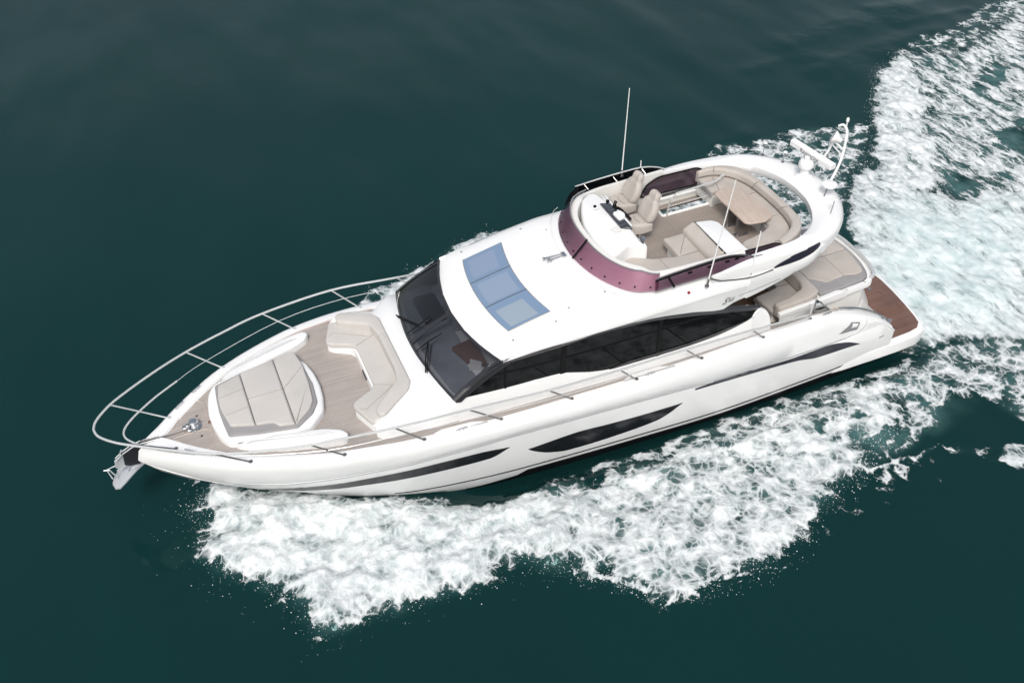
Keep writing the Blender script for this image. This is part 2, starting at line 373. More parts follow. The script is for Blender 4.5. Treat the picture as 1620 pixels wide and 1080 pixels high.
# anchor-locker hatches outlined on the foredeck
for s in (1, -1):
    P = [(19.35, s * .12), (18.62, s * .16), (18.52, s * .3), (18.56, s * .72), (18.68, s * .80), (18.9, s * .70)]
    MB().tube([(x, y, zd(x) + .005) for x, y in rpoly(P, .06)], .012, 4, closed=True).build('locker_hatch', 'trimwood', fore)
    MB().lathe([(.028, 0), (.028, .008)], (18.75, s * .33, zd(18.75) + .004)).build('hatch_catch', 'darkrail', fore)
# ---- bow: windlass, anchor, roller
wl = part('windlass', Y)
MB().lathe([(.16, 0), (.16, .02), (.13, .03)], (18.85, 0, zd(18.8))).lathe([(.075, .03), (.09, .05), (.06, .09), (.1, .13), (.11, .17), (.085, .21), (.04, .225)], (18.85, .0, zd(18.8))).build('capstan', 'steel', wl)
MB().box((19.03, 0, zd(19) + .06), (.14, .12, .10)).lathe([(.05, 0), (.05, .07)], (18.98, .0, zd(19) + .08)).build('gearbox', 'steel', wl, bevel=.02)
MB().tube([(18.95, 0, zd(19) + .04), (19.25, 0, zd(19.2) + .02), (19.6, 0, zd(19.6) + .04), (20.0, 0, 2.64)], .022, 6).build('chain', 'darkrail', wl)
solid('chain_pad', [(18.55, -.04), (18.25, -.05), (18.25, .05), (18.55, .04)], zd(18.4), zd(18.4) + .02, 'hatchwood', wl, r=.004)
br = part('bow_roller', Y)
for y in (-.045, .045):
    MB().tube([(19.62, y, 2.60), (20.0, y, 2.61), (20.2, y, 2.57), (20.42, y, 2.46), (20.6, y, 2.32)], .014, 6).build('roller_rail', 'rail', br)
ck = [(19.95, 2.60), (20.22, 2.56), (20.42, 2.45), (20.46, 2.12), (20.36, 2.05), (20.15, 2.03)]
MB().grid([[(x, -.035, z) for x, z in ck], [(x, .035, z) for x, z in ck]], close_v=True, cap=True).build('roller_cheek', 'frame', br, bevel=.008)
MB().grid([[(19.6, -.06, 2.585), (19.6, .06, 2.585)], [(20.0, -.06, 2.595), (20.0, .06, 2.595)], [(20.2, -.06, 2.55), (20.2, .06, 2.55)]]).build('roller_channel', 'rubber', br)
MB().tube([(20.43, -.09, 2.47), (20.47, .09, 2.50)], .016, 6).build('roller_pin', 'rail', br)
anchor = part('anchor', Y)
sh = [(20.42, 2.42), (20.63, 2.30), (20.66, 2.12), (20.60, 2.02), (20.45, 2.06), (20.40, 2.2)]
MB().grid([[(x, -.018, z) for x, z in sh], [(x, .018, z) for x, z in sh]], close_v=True, cap=True).build('anchor_shank', 'anchor', anchor, bevel=.006)
fl = MB()
tipx, tipz = 20.05, 1.97
R0 = [(tipx, 0, tipz)]*3
for s in (1, -1):
    A = [(20.02, 0, 2.03), (20.25, s * .12, 1.98), (20.48, s * .24, 1.88), (20.68, s * .27, 1.74), (20.80, s * .16, 1.66)]; B = [(20.06, 0, 1.99), (20.34, 0, 1.92), (20.58, 0, 1.84), (20.74, 0, 1.74), (20.84, 0, 1.67)]
    T = lambda P: [(x + .01, y, z - .04) for x, y, z in P]
    fl.grid([A, B]); fl.grid([T(A), T(B)]); fl.grid([A, T(A)])
    fl.grid([[A[-1], T(A)[-1]], [B[-1], T(B)[-1]]])
fl.build('anchor_fluke', 'anchor', anchor, angle=20)
MB().grid([[(20.40, -.02, 2.10), (20.40, .02, 2.10)], [(20.45, -.03, 1.84), (20.45, .03, 1.84)], [(20.7, -.02, 1.74), (20.7, .02, 1.74)], [(20.66, -.02, 2.0), (20.66, .02, 2.0)]], close_u=True).build('anchor_crown', 'anchor', anchor)
MB().tube([(20.72, -.02, 1.84), (20.80, -.06, 2.02), (20.92, -.1, 2.02)], .016, 6).tube([(20.80, .0, 1.80), (20.86, -.1, 2.02), (20.66, -.1, 2.06)], .014, 6).build('anchor_bail', 'anchor', anchor)
# ---- cleats along the bulwark
def cleat(x, y, z, ang, par):
    R = Matrix.Rotation(ang, 3, 'Z'); b = MB()
    def T(p): v = R @ Vector(p); return (x + v.x, y + v.y, z + v.z)
    b.tube([T((-.13, 0, .05)), T((-.05, 0, .06)), T((.05, 0, .06)), T((.13, 0, .05))], .016, 6)
    for q in (-.045, .045): b.tube([T((q, 0, 0)), T((q, 0, .06))], .014, 6)
    return b.build('cleat', 'steel', par)
for s in (1, -1):
    for x in (19.05, 18.62, 13.55, 8.9, 3.9):
        dy = (yo(x + .1) - yo(x - .1)) / .2; cleat(x, s * (yo(x) - .15), zs(x) + .002, math.atan(dy) * s, Y)
# white swellings of the bulwark at the midships cleats
    for x in (13.55, 8.9):
        P = [(x + .75, yi(x) + .05), (x + .45, yi(x) - .10), (x - .35, yi(x) - .10), (x - .75, yi(x) + .05)]
        if s < 0: P = mir(P)
        solid('cleat_plinth', rpoly(P, .1), lambda a, b: zd(a) - .01, lambda a, b: zs(a) + .0, 'gel', Y, r=.02)
# ---- forward sunpad
spad = part('bow_sunpad', Y)
base = [(18.50, 0), (18.47, .35), (18.40, .68), (18.25, .95), (17.8, 1.12), (17.1, 1.28), (16.5, 1.22), (16.15, .85), (16.05, .42), (16.02, 0)]
solid('sunpad_plinth', rpoly(sym(base), .1), lambda x, y: zd(x) - .01, 2.80, 'gel', spad, r=.07)
rim = [(18.46, 0), (18.43, .35), (18.36, .64), (18.2, .92), (17.6, 1.10), (16.95, 1.22), (16.95, 0)]
pad = [(18.26, 0), (18.24, .40), (18.19, .80), (17.60, .97), (16.80, 1.13), (16.40, .75), (16.28, .55), (16.23, .1), (16.22, 0)]
solid('grey_underlay', rpoly(sym([(18.27, 0), (18.25, .42), (18.21, .84), (17.60, 1.02), (16.80, 1.19), (16.40, .90), (16.22, .60), (16.18, .1), (16.17, 0)]), .05), 2.76, 2.845, 'greyfab', spad, r=.03)
A_ = rpoly([(18.20, -.72), (18.22, 0), (18.17, .58), (17.62, .74), (17.60, 0), (17.62, -.90)], .05)
S1, S2 = 17.615, 16.82
padz = lambda x, y: 2.90
solid('pad_cushion', rpoly([(18.21, -.36), (18.22, 0), (18.12, .60), (S1 + .01, .78), (S1 + .01, -.93), (18.14, -.76)], .05), 2.83, 2.90, 'bowfab', spad, r=.03)
solid('pad_cushion', rpoly([(S1 - .01, -.95), (S1 - .01, .78), (17.25, .86), (17.15, 1.02), (S2 + .01, 1.10), (S2 + .01, -1.12)], .04), 2.83, 2.90, 'bowfab', spad, r=.03)
solid('pad_cushion', rpoly([(S2 - .01, -1.12), (S2 - .01, 1.12), (16.42, .78), (16.30, .55), (16.25, 0), (16.24, -.7), (16.32, -1.18)], .06), 2.83, 2.90, 'bowfab', spad, r=.03)
sm = MB()
for a, b in (((18.2, -.32), (S1, -.42)), ((18.14, .26), (S1, .20)), ((S1, -.05), (S2, -.04)), ((S2, -.03), (16.28, -.58)), ((16.24, .0), (16.24, .02))):
    seamline(sm, [(a[0], a[1], 2.902), (b[0], b[1], 2.902)], .006)
sm.build('pad_seam', 'seamlt', spad)
# bulwark wings beside the pad, with grab rail
for s in (1, -1):
    top = [(18.15, 1.02), (17.8, 1.30), (17.1, 1.60), (16.3, 1.84), (15.95, 1.90), (15.84, 1.78), (15.95, 1.60), (16.3, 1.42), (17.1, 1.22), (17.8, 1.02)]
    if s < 0: top = mir(top)
    solid('sunpad_wing', rpoly(top, .08), lambda x, y: zd(x) - .01, lambda x, y: 2.72 + .10 * min(1, max(0, (18.4 - x) / 1.2)), 'gel', spad, r=.045)
    MB().tube([(17.9, s * 1.2, 2.83), (17.8, s * 1.22, 2.90), (16.3, s * 1.62, 2.88), (16.15, s * 1.66, 2.82)], .010, 6).build('grab_rail', 'rail', spad)
# ---- forward sofa
sofa = part('bow_sofa', Y)
U = [(15.56, 1.12), (15.50, 1.22), (15.30, 1.80), (14.2, 1.5), (14.2, 0)]
inn = [(15.02, 0), (15.02, .80), (15.12, .88)]
seat = [(15.56, 1.15), (15.32, 1.80), (14.3, 1.45), (14.3, 0), (14.95, 0), (14.95, .68), (15.06, .82), (15.48, 1.02)]
sb = [(15.54, 1.17), (15.28, 1.82), (14.3, 1.6), (14.3, 0), (14.99, 0), (14.99, .72), (15.08, .86), (15.45, 1.06)]
def usym(P):      # P runs port tip ... centreline back ... centreline front ... port tip
    k = [i for i, p in enumerate(P) if abs(p[1]) < 1e-6]; a, b = k
    outer = P[:a]; inner = P[b + 1:]
    return outer + [(x, -y) for x, y in outer[::-1]] + [(x, -y) for x, y in inner[::-1]] + inner
solid('sofa_base', rpoly(usym(sb), .06), lambda x, y: zd(x) - .01, 2.84, 'gel', sofa, r=.02)
solid('seat_cushion', rpoly(usym(seat), .07), 2.83, 2.935, 'bowfab', sofa, r=.035)
back = [(15.17, 1.60), (15.14, 1.80), (15.02, 1.84), (14.34, 1.40), (14.22, 1.18), (14.20, 0), (14.44, 0), (14.42, .62), (14.50, 1.02), (15.06, 1.48)]
solid('backrest', rpoly(usym(back), .07), 2.92, lambda x, y: 3.20 - .10 * max(0, (x - 14.5) / .6), 'bowfab', sofa, r=.045)
sm = MB()
for s in (1, -1):
    seamline(sm, [(14.96, s * .70, 2.937), (14.46, s * .92, 2.937)], .007)
    seamline(sm, [(15.45, s * 1.30, 2.937), (15.33, s * 1.38, 2.937), (14.72, s * 1.0, 2.937), (14.6, s * .9, 2.937)], .005)
sm.build('sofa_seam', 'seamlt', sofa)
MB().box((14.995, .02, 2.66), (.02, .32, .07)).build('locker_vent', 'rubber', sofa)
# ---- cabin trunk round the sofa and windscreen
tr = part('cabin_trunk', Y)
rows = []
for x in np.arange(11.6, 14.31, .1):
    x = float(x); zt = float(sp(x, [11.5, 13.4, 13.9, 14.3], [3.0, 3.07, 3.17, 3.16])); z0 = zd(x) - .01
    edge = float(sp(x, [11.5, 13.6, 14.35], [2.04, 2.02, 1.45]))
    half = [(0, zt), (edge * .6, zt), (edge - .06, zt - .015), (edge + .02, zt - .08), (edge + (2.1 - edge) * .55, zt - (zt - z0) * .45), (2.06 + .02 * (x < 13.5), zt - (zt - z0) * .80), (2.10, z0)]
    rows.append([(x, -y, z) for y, z in half[::-1]] + [(x, y, z) for y, z in half[1:]])
MB().grid(rows, cap=True).build('trunk_top', 'gel', tr, angle=50)
for s in (1, -1):
    rows = []
    for x in np.arange(14.2, 15.34, .09):
        x = float(x); t = (x - 14.2) / 1.12; ya = float(sp(x, [14.2, 14.4, 15.1, 15.33], [1.25, 1.44, 1.85, 1.86])); yb = float(sp(x, [14.2, 15.0, 15.2, 15.33], [2.10, 2.09, 2.03, 1.92]))
        zt = float(sp(x, [14.2, 14.8, 15.2, 15.33], [3.16, 3.08, 2.95, 2.82])); z0 = zd(x) - .01
        half = [(ya - .15, z0), (ya - .1, zt - .03), (ya, zt), (ya + (yb - ya) * .3, zt - .05), (ya + (yb - ya) * .65, zt - (zt - z0) * .45), (yb - .02, zt - (zt - z0) * .82), (yb, z0)]
        rows.append([(x, s * y, z) for y, z in half])
    MB().grid(rows, cap=True).build('trunk_shoulder', 'gel', tr, angle=50)
# ---- windscreen: bottom and top curves
def wb(f): return (13.84 - .31 * f * f * (1 if abs(f) < 1 else 1), 2.06 * f, 3.165 - .09 * f * f)
def wt(f): return (12.80 - .43 * f * f, 1.99 * f, 3.715)
ws = part('windscreen', Y)
ff = [i / 16 - 1 for i in range(33)]
def wpt(f, t, off=0):
    a = np.array(wb(f)); b = np.array(wt(f)); p = a + (b - a) * t; p = p + np.array([.5, 0, .87]) * (.05 * 4 * t * (1 - t) + off); return tuple(p)
MB().grid([[wpt(f, t) for f in ff] for t in [i / 8 for i in range(9)]]).build('windscreen_glass', 'wsglass', ws, angle=60)
def wband(name, cells, mat='frame'):
    b = MB()
    for f0, f1, t0, t1 in cells: b.grid([[wpt(f0 + (f1 - f0) * i / 16, t0 + (t1 - t0) * j / 4, .012) for i in range(17)] for j in range(5)])
    return b.build(name, mat, ws, angle=60)
wband('windscreen_frame', [(-1, 1, -.01, .045), (-1, 1, .955, 1.01), (-1, -.965, 0, 1)])
wband('centre_mullion', [(-.035, .03, 0, 1)])
# wide port and starboard A-pillars
for s in (1, -1):
    r_ = []
    for i in range(9):
        t = i / 8; a = np.array(wpt(s * .955, t, .016)); b = np.array(wpt(s, t, .016)); c = b + np.array([-.02 - .05 * t, s * .03, -.05]); d_ = c + np.array([-.12, s * -.005, -.04])
        r_.append([tuple(a), tuple(b), tuple(c), tuple(d_)])
    MB().grid(r_).build('pillar', 'frame', ws, angle=50)
# wipers
def wiper(piv, tip, b0, b1):
    g = part('wiper', Y); up = lambda p, d: tuple(np.array(wpt(*p)) + np.array([.5, 0, .87]) * (d + .018))
    MB().tube([up(piv, .03), up(((piv[0] + tip[0]) / 2, (piv[1] + tip[1]) / 2), .07), up(tip, .05)], [.022, .016, .016], 6).tube([up((piv[0] + .03, piv[1]), .03), up((tip[0] + .015, tip[1]), .055)], .012, 6).lathe([(.035, 0), (.035, .05), (.02, .06)], up(piv, -.02)).build('wiper_arm', 'rubber', g)
    MB().tube([up(b0, .03), up(tip, .045), up(b1, .03)], [.012, .02, .012], 6).build('wiper_blade', 'rubber', g)
wiper((-.60, -.10), (-.11, .34), (-.14, .04), (-.12, .62)); wiper((.54, -.09), (.20, .34), (.18, .04), (.22, .64))
# ---- interior seen through the glass
ins = part('saloon_interior', Y)
MB().grid([[(13.78 - .31 * f * f, 1.98 * f, 3.13 - .08 * f * f) for f in ff], [(12.75, 1.98 * f, 3.12) for f in ff], [(12.72, 1.98 * f, 2.6) for f in ff]]).build('dashboard', 'dash', ins)
MB().grid([[(x, -1.98, 2.35), (x, 1.98, 2.35)] for x in (7.2, 9, 11, 12.9)]).build('saloon_floor', 'cabindark', ins)
solid('dash_binnacle', rpoly([(13.3, -1.5), (12.75, -1.5), (12.75, -.5), (13.3, -.5)], .1), 3.1, 3.24, 'frame', ins, r=.04)
solid('veneer_panel', rpoly([(13.05, .55), (12.5, .45), (12.5, 1.35), (12.85, 1.25)], .05), 3.10, 3.22, 'redwood', ins, r=.01)
solid('folded_chart', [(12.92, 1.22), (12.66, 1.18), (12.6, 1.62), (12.85, 1.66)], 3.15, 3.19, 'white', ins, r=.005)
solid('folded_chart', [(12.80, 1.10), (12.60, 1.3), (12.7, 1.55), (12.95, 1.42)], 3.19, 3.23, 'gelin', ins, r=.005)
MB().tube([(12.55, 1.72, 3.45), (13.0, 1.82, 3.14)], .07, 12).build('interior_post', 'steel', ins)
for y in (-1.2, -.4):
    solid('saloon_seat', rpoly([(12.75, y - .30), (12.25, y - .30), (12.25, y + .30), (12.75, y + .30)], .08), 2.4, 3.28, 'dash', ins, r=.05)
# ---- cabin side: white face below the glass, black glass band, frame
ZB = ([13.55, 12.18, 11.62, 11.02, 10.66, 10.25, 9.69, 9.19, 8.05, 7.09, 6.54, 6.06, 5.79], [3.06, 2.95, 2.925, 2.885, 2.78, 2.645, 2.545, 2.53, 2.505, 2.54, 2.62, 2.75, 2.95])
ZT = ([13.55, 13.4, 12.35, 11.3, 10.2, 8.95, 7.8, 6.8, 5.8], [3.08, 3.14, 3.73, 3.73, 3.77, 3.72, 3.54, 3.33, 3.04])
zb = lambda x: float(sp(x, *ZB)); zt_ = lambda x: float(sp(x, *ZT)); ysd = lambda x, z: 2.075 - (z - 2.4) * .055
for s in (1, -1):
    cs = part('cabin_side', Y); rows = []
    for x in np.arange(5.79, 13.56, .11):
        x = float(x); b = zb(x); rows.append([(x, s * (2.13 - .0), zd(x) - .02), (x, s * 2.115, zd(x) + .06), (x, s * (ysd(x, b) + .012), b - .03), (x, s * ysd(x, b), b + .01), (x, s * (ysd(x, b) - .03), b + .012)])
    MB().grid(rows).build('coaming_panel', 'gel', cs, angle=50)
    # white end wing curling up behind the glass
    P = [(5.80, 2.12, 2.24), (5.80, 2.09, 2.95)]
    wv = MB(); e = cr([(6.0, 2.20, 2.80), (5.92, 2.2, 2.93), (5.80, 2.2, 3.0), (5.69, 2.2, 2.93), (5.59, 2.2, 2.78), (5.52, 2.2, 2.60), (5.48, 2.2, 2.4), (5.46, 2.2, 2.22)], 3)
    wv.grid([[(x, s * (2.125 - (z - 2.2) * .05), z) for x, _, z in e], [(x + .02, s * (2.05 - (z - 2.2) * .05), z) for x, _, z in e], [(x + .25, s * 1.80, z - .02) for x, _, z in e]])
    wv.grid([[(6.0, s * (2.125 - (z - 2.2) * .05), min(z, 2.78)) for x, _, z in e], [(x, s * (2.125 - (z - 2.2) * .05), z) for x, _, z in e]])
    wv.build('coaming_end', 'gel', cs, angle=40)
    rows = []
    for x in np.arange(5.82, 13.50, .09):
        x = float(x); b = zb(x); t = max(zt_(x), b + .004); rows.append([(x, s * (ysd(x, b + (t - b) * j / 4) - .004), b + (t - b) * j / 4) for j in range(5)])
    MB().grid(rows).build('side_window', 'sideglass', cs, angle=60)
    # frame members standing proud of the glass
    def ys2(x, z, o): return s * (ysd(x, z) + o)
    mb = MB(); r_ = []
    for x in np.arange(5.82, 12.42, .09):
        x = float(x); t = zt_(x); wdt = float(sp(x, [5.8, 6.1, 7, 9, 12.4], [.04, .12, .15, .10, .07])); lo_ = max(t - wdt, zb(x) + .005)
        r_.append([(x, ys2(x, lo_, -.002), lo_), (x, ys2(x, lo_, .012), lo_), (x, ys2(x, t, .03), t - wdt * .3), (x, ys2(x, t, -.02), t + .02)])
    mb.grid(r_); mb.build('upper_frame', 'frame', cs, angle=40)
    for x0, x1, wd in ((12.35, 12.3, .05), (10.97, 10.9, .13), (8.55, 8.5, .10)):
        b = MB(); zz0, zz1 = zb(x0), zt_(x1)
        b.grid([[(x0 + dx, ys2(x0, zz0, .008), zz0), (x1 + dx, ys2(x1, zz1, .008), zz1)] for dx in (-wd / 2, wd / 2)]); b.build('window_post', 'rubber', cs)
    # dark handrail band low in the after window
    b = MB(); r_ = []
    for x in np.arange(6.0, 9.9, .1):
        x = float(x); z = zb(x); r_.append([(x, ys2(x, z, .006), z + .005), (x, ys2(x, z, .009), z + .10 * min(1, (x - 5.9) / .8) * min(1, (9.95 - x) / .6) + .006)])
    b.grid(r_); b.build('lower_frame', 'frame', cs)
# ---- roof
def zroof(x): return float(sp(x, [4, 6.35, 7.4, 8.8, 9.7, 10.4, 11.16, 12.14, 12.5, 12.72, 12.80], [4.62, 4.54, 4.42, 4.40, 4.40, 4.315, 4.195, 3.995, 3.90, 3.80, 3.73]))
def yedge(x): return float(sp(x, [4, 9, 10.5, 11.3, 12.35, 12.8], [2.2, 2.17, 2.13, 2.08, 2.03, 1.99]))
def skew(x0): return .1075 * min(1, max(0, (x0 - 9.8) / 3.0))
def zlow(x): return float(sp(x, [4.3, 4.45, 5.2, 6.1, 6.75, 6.85, 7.8, 8.95, 10.2, 11.3, 12.35, 12.8], [4.18, 4.06, 3.80, 3.55, 3.42, 3.34, 3.55, 3.735, 3.785, 3.745, 3.735, 3.72]))
def crease(x): return float(sp(x, [4.3, 5.7, 7.2, 8.4, 9.6, 10.6, 11.4, 12.8], [4.3, 3.93, 3.94, 3.92, 3.87, 3.84, 3.80, 3.75]))
def roof_half(x0):
    zc = zroof(x0); e = yedge(x0); ec = crease(x0); k = zc - ec
    return [(0, zc), (.7, zc - .002), (1.3, zc - .008), (1.65, zc - .022 - .02 * k), (1.85, zc - .12 * k - .02), (2.0, zc - .32 * k - .02), (e - .035, zc - .62 * k), (e - .005, ec + .05), (e, ec + .012), (e - .02, ec), (e - .022, ec - .01), (min(e - .03, 2.09), zlow(x0) + .02), (2.02, zlow(x0))]
roof = part('roof', Y)
rows = []
for x0 in list(np.arange(9.2, 12.5, .15)) + [12.5, 12.6, 12.68, 12.74, 12.78, 12.80]:
    x0 = float(x0); H = roof_half(x0); R_ = [(x0 - skew(x0) * y * y, y, z) for y, z in H]
    rows.append([(x, -y, z) for x, y, z in R_[::-1]] + [(x, y, z) for x, y, z in R_[1:]])
MB().grid(rows).build('roof_moulding', 'gel', roof, angle=45)
for s in (1, -1):
    rows = []
    for x0 in list(np.arange(6.3, 9.1, .12)) + [9.2]:
        x0 = float(x0); rows.append([(x0, s * y, z) for y, z in roof_half(x0)[3 if x0 > 8.3 else 4:][:10]] if 0 else [(x0, s * max(y, 1.62 if x0 > 8.3 else 1.85), z) for y, z in roof_half(x0)[3:]])
    MB().grid(rows).build('roof_shoulder', 'gel', roof, angle=45)
# skylight
def rz(x, y):
    lo_ = x
    for _ in range(3): lo_ = x + skew(lo_) * y * y
    return zroof(lo_) - .012 * (abs(y) / 1.37) ** 2
sky_ = part('skylight', Y)
fx = lambda y: 12.17 - .095 * y * y; ax_ = lambda y: 11.17 - .095 * y * y
def skgrid(y0, y1, t0, t1, off):
    return [[(ax_(y) + (fx(y) - ax_(y)) * t, y, rz(ax_(y) + (fx(y) - ax_(y)) * t, y) + off) for y in [y0 + (y1 - y0) * j / 6 for j in range(7)]] for t in [t0 + (t1 - t0) * i / 5 for i in range(6)]]
for i, (y0, y1) in enumerate(((-1.40, -.475), (-.465, .475), (.485, 1.40))):
    MB().grid(skgrid(y0, y1, 0, 1, .010)).build('skylight_pane', 'skyglass', sky_)
    MB().grid(skgrid(y0 + .12 + .10 * (i == 2), y1 - .06 - .04 * (i == 0), .22 - .1 * (i == 1), .88, .013)).build('skylight_blind', ('blind', 'blind3', 'blind2')[i], sky_)
for y in (-.47, .48): MB().tube([(ax_(y) + (fx(y) - ax_(y)) * t, y, rz(ax_(y) + (fx(y) - ax_(y)) * t, y) + .012) for t in (0, .25, .5, .75, 1)], .010, 5).build('skylight_bar', 'cabindark', sky_)
b = MB()
edge_ = [(fx(y), y) for y in np.linspace(-1.41, 1.41, 15)] + [(ax_(y), y) for y in np.linspace(1.41, -1.41, 15)]
b.tube([(x, y, rz(x, y) + .006) for x, y in edge_], .010, 5, closed=True); b.build('skylight_seal', 'groove', sky_)
# horns and small roof fittings
hn = part('roof_horn', Y); zz = zroof(10.2)
MB().tube([(10.46, -.15, zz + .06), (10.40, -.15, zz + .06), (9.98, -.13, zz + .07)], [.045, .018, .012], 10).tube([(10.40, -.04, zz + .06), (10.33, -.04, zz + .06), (9.98, -.06, zz + .07)], [.04, .016, .012], 10).box((9.96, -.09, zz + .045), (.09, .17, .08)).box((10.30, -.1, zz + .02), (.025, .16, .04)).build('horn_body', 'steel', hn)
for x, y in ((12.0, 1.72), (10.6, 1.55), (10.4, -1.6), (9.7, 1.5), (11.9, -1.72), (11.0, 1.75), (9.9, -1.2)):
    MB().lathe([(.022, 0), (.022, .012), (.01, .02)], (x, y, zroof(x) - .02 - .03 * (abs(y) > 1.7))).build('roof_fitting', 'steel', roof)
MB().lathe([(.035, 0), (.035, .03), (.02, .05)], (7.9, 2.08, 4.17), (0, .5, .85)).build('side_light', 'rust', roof)
# ---- flybridge tub
fly = part('flybridge', Y)
out_ = [(9.78, 0), (9.74, .45), (9.62, .95), (9.40, 1.42), (9.10, 1.76), (8.72, 1.92), (8.2, 1.97), (7.4, 1.98), (6.4, 1.98)]
top_ = [(9.44, 0), (9.42, .45), (9.33, .90), (9.14, 1.32), (8.90, 1.60), (8.60, 1.78), (8.15, 1.86), (7.4, 1.89), (6.4, 1.91)]
def both(P, n=5):
    c = cr(P, n); return [(x, -y, *r) for x, y, *r in c[::-1]] + [(x, y, *r) for x, y, *r in c[1:]]
O3 = both([(x, y, 4.41 if x > 7 else 4.50) for x, y in out_]); T3 = both([(x, y, 4.80 if x > 8.7 else 4.74) for x, y in top_])
I3 = both([(x - .10 if i < 5 else x, y - .10 if i > 2 else y * .97, 4.79 if x > 8.7 else 4.73) for i, (x, y) in enumerate(top_)])
F3 = [(x - (.04 if x > 8.5 else 0), y, 3.9) for x, y, z in I3]
lerp = lambda A, B, t: [tuple(a[k] + (b[k] - a[k]) * t for k in range(3)) for a, b in zip(A, B)]
MB().grid([lerp(O3, T3, -.05), lerp(O3, T3, .5), lerp(O3, T3, .93), [(x, y, z + .0) for x, y, z in lerp(T3, I3, .3)], I3, lerp(I3, F3, .2), F3]).build('coaming', 'gelin', fly, angle=50)
wd_ = part('wind_deflector', Y)
push = lambda P, o: [(x + o * (1 if x > 8.9 else .3), y * (1 + o / 2.2), z + .02) for x, y, z in P]
Pb, Pt = push(O3, .055), push(T3, .05)
nn = len(Pb); i0 = next(i for i in range(nn) if Pb[i][0] > 8.62); i1 = nn - 1 - i0
MB().grid([lerp(Pb, Pt, t)[i0:i1 + 1] for t in (0, .33, .66, 1)]).build('tinted_screen', 'mauve', wd_, angle=60)
MB().tube([(x + (.16 if x > 9 else .02), y * 1.06, (zroof(min(x + .16, 12)) if x > 9 else 4.40) + .001 - .03 * (abs(y) > 1.75)) for x, y, z in Pb[i0:i1 + 1]][5:-8], .006, 5).build('screen_moulding', 'gelin', wd_)
MB().tube(Pt[i0:i1 + 1], .016, 6).build('top_edge', 'gelin' if 0 else 'groove', wd_)
for i in [k for k in range(i0 + 2, i1, 4)]:
    p = lerp(Pb, Pt, .22)[i]; MB().lathe([(.02, -.01), (.02, .012)], p, (.6 if p[0] > 9 else 0, .5 * np.sign(p[1]), .6)).build('screen_bolt', 'rubber', wd_)
for yy_ in (.12,):
    i = min(range(i0, i1), key=lambda k: abs(Pb[k][1] - yy_))
    MB().tube([tuple(np.array(lerp(Pb, Pt, t)[i]) + [.014, 0, .014]) for t in (-.02, .35, .7, 1.05)], .024, 6).build('screen_strap', 'rubber', wd_)
MB().tube([(8.28, 2.06, 4.46), (8.36, 2.06, 4.60), (8.46, 2.05, 4.80)], .028, 6).build('screen_strap', 'rubber', wd_)
for x in (7.9, 7.4, 6.95, 6.7): MB().box((x, 2.05, 4.72), (.10, .03, .04)).build('screen_clip', 'rubber', wd_)
MB().grid([[(9.12, -1.87, 4.43), (9.0, -1.80, 4.80)], [(8.92, -1.98, 4.43), (8.80, -1.90, 4.82)], [(8.68, -2.05, 4.44), (8.62, -2.02, 4.80)]]).build('screen_corner', 'rubber', wd_)
for s in (1, -1):
    # dark side screens with bright rail above the side coaming
    Q = [(8.75, 4.78), (8.2, 4.82), (7.4, 4.85), (6.9, 4.84), (6.5, 4.74), (6.2, 4.60)]
    lowz = [(8.75, 4.46), (8.2, 4.46), (7.4, 4.46), (6.9, 4.48), (6.5, 4.53), (6.2, 4.56)]
    c1 = cr([(x, z) for x, z in Q], 4); c2 = cr(lowz, 4)
    MB().grid([[(x, s * 2.03, z) for x, z in c1], [(x, s * 2.045, z) for x, z in c2]]).build('side_screen', 'darkacr' if s < 0 else 'mauve', wd_)
    if s > 0: MB().tube([(x, 2.035, z - .035) for x, z in c1[:-4]], .024, 6).build('screen_edge', 'rubber', wd_)
    MB().tube([(x, s * 2.03, z + .01) for x, z in c1] + [(6.0, s * 2.03, 4.60)], .018, 6).build('screen_rail', 'rail' if s < 0 else 'darkrail', wd_)
    for x in (8.5, 7.7, 6.9): MB().tube([(x, s * 2.03, 4.78 if x > 7 else 4.8), (x - .05, s * 1.9, 4.70)], .012, 5).build('rail_bracket', 'darkrail', wd_)
    # small mauve ports of the side coaming, seen inside
    P = rpoly([(7.08, 4.13), (6.88, 4.48), (6.55, 4.62), (5.45, 4.60), (5.16, 4.42), (5.16, 4.20), (5.35, 4.10)], .12)
    MB().grid([[(x, s * 1.80, z) for x, z in P], [(x, s * 1.77, z) for x, z in P]], close_v=True, cap=True).build('coaming_window', 'purple', fly)
    MB().tube([(x, s * 1.775, z) for x, z in P], .022, 6, closed=True).build('window_seal', 'rubber', fly)
# floor with stair opening (starboard)
hole = rpoly([(6.75, -1.80), (6.75, -1.12), (5.30, -1.12), (5.14, -1.35), (5.14, -1.62), (5.35, -1.80)], [.03, .03, .2, .15, .15, .15], 5)
flr = part('flybridge_deck', Y)
xs_ = [8.7, 6.76, 5.13, 4.3]
b = MB()
def slab(P, z0, z1): pillow(b, P, z0, z1, .003, 1)
slab([(8.8, -1.86), (6.76, -1.86), (6.76, 1.86), (8.8, 1.86)], 3.86, 3.9); slab([(6.757, -1.11), (5.13, -1.11), (5.13, 1.86), (6.757, 1.86)], 3.86, 3.9)
slab([(5.127, -1.75), (4.5, -1.35), (4.2, 0), (4.5, 1.35), (5.127, 1.75)], 3.86, 3.9); slab([(6.757, -1.89), (5.13, -1.89), (5.13, -1.81), (6.757, -1.81)], 3.86, 3.9)
b.build('deck_planking', 'flyteak', flr)
MB().tube([(x, y, 3.905) for x, y in hole], .045, 6, closed=True).build('stairwell_rim', 'gel', flr)
b = MB(); b.grid([[(x, y, 3.89) for x, y in hole], [(x, y, 3.62) for x, y in hole]], close_v=True); b.build('stairwell_lining', 'gelin', flr)
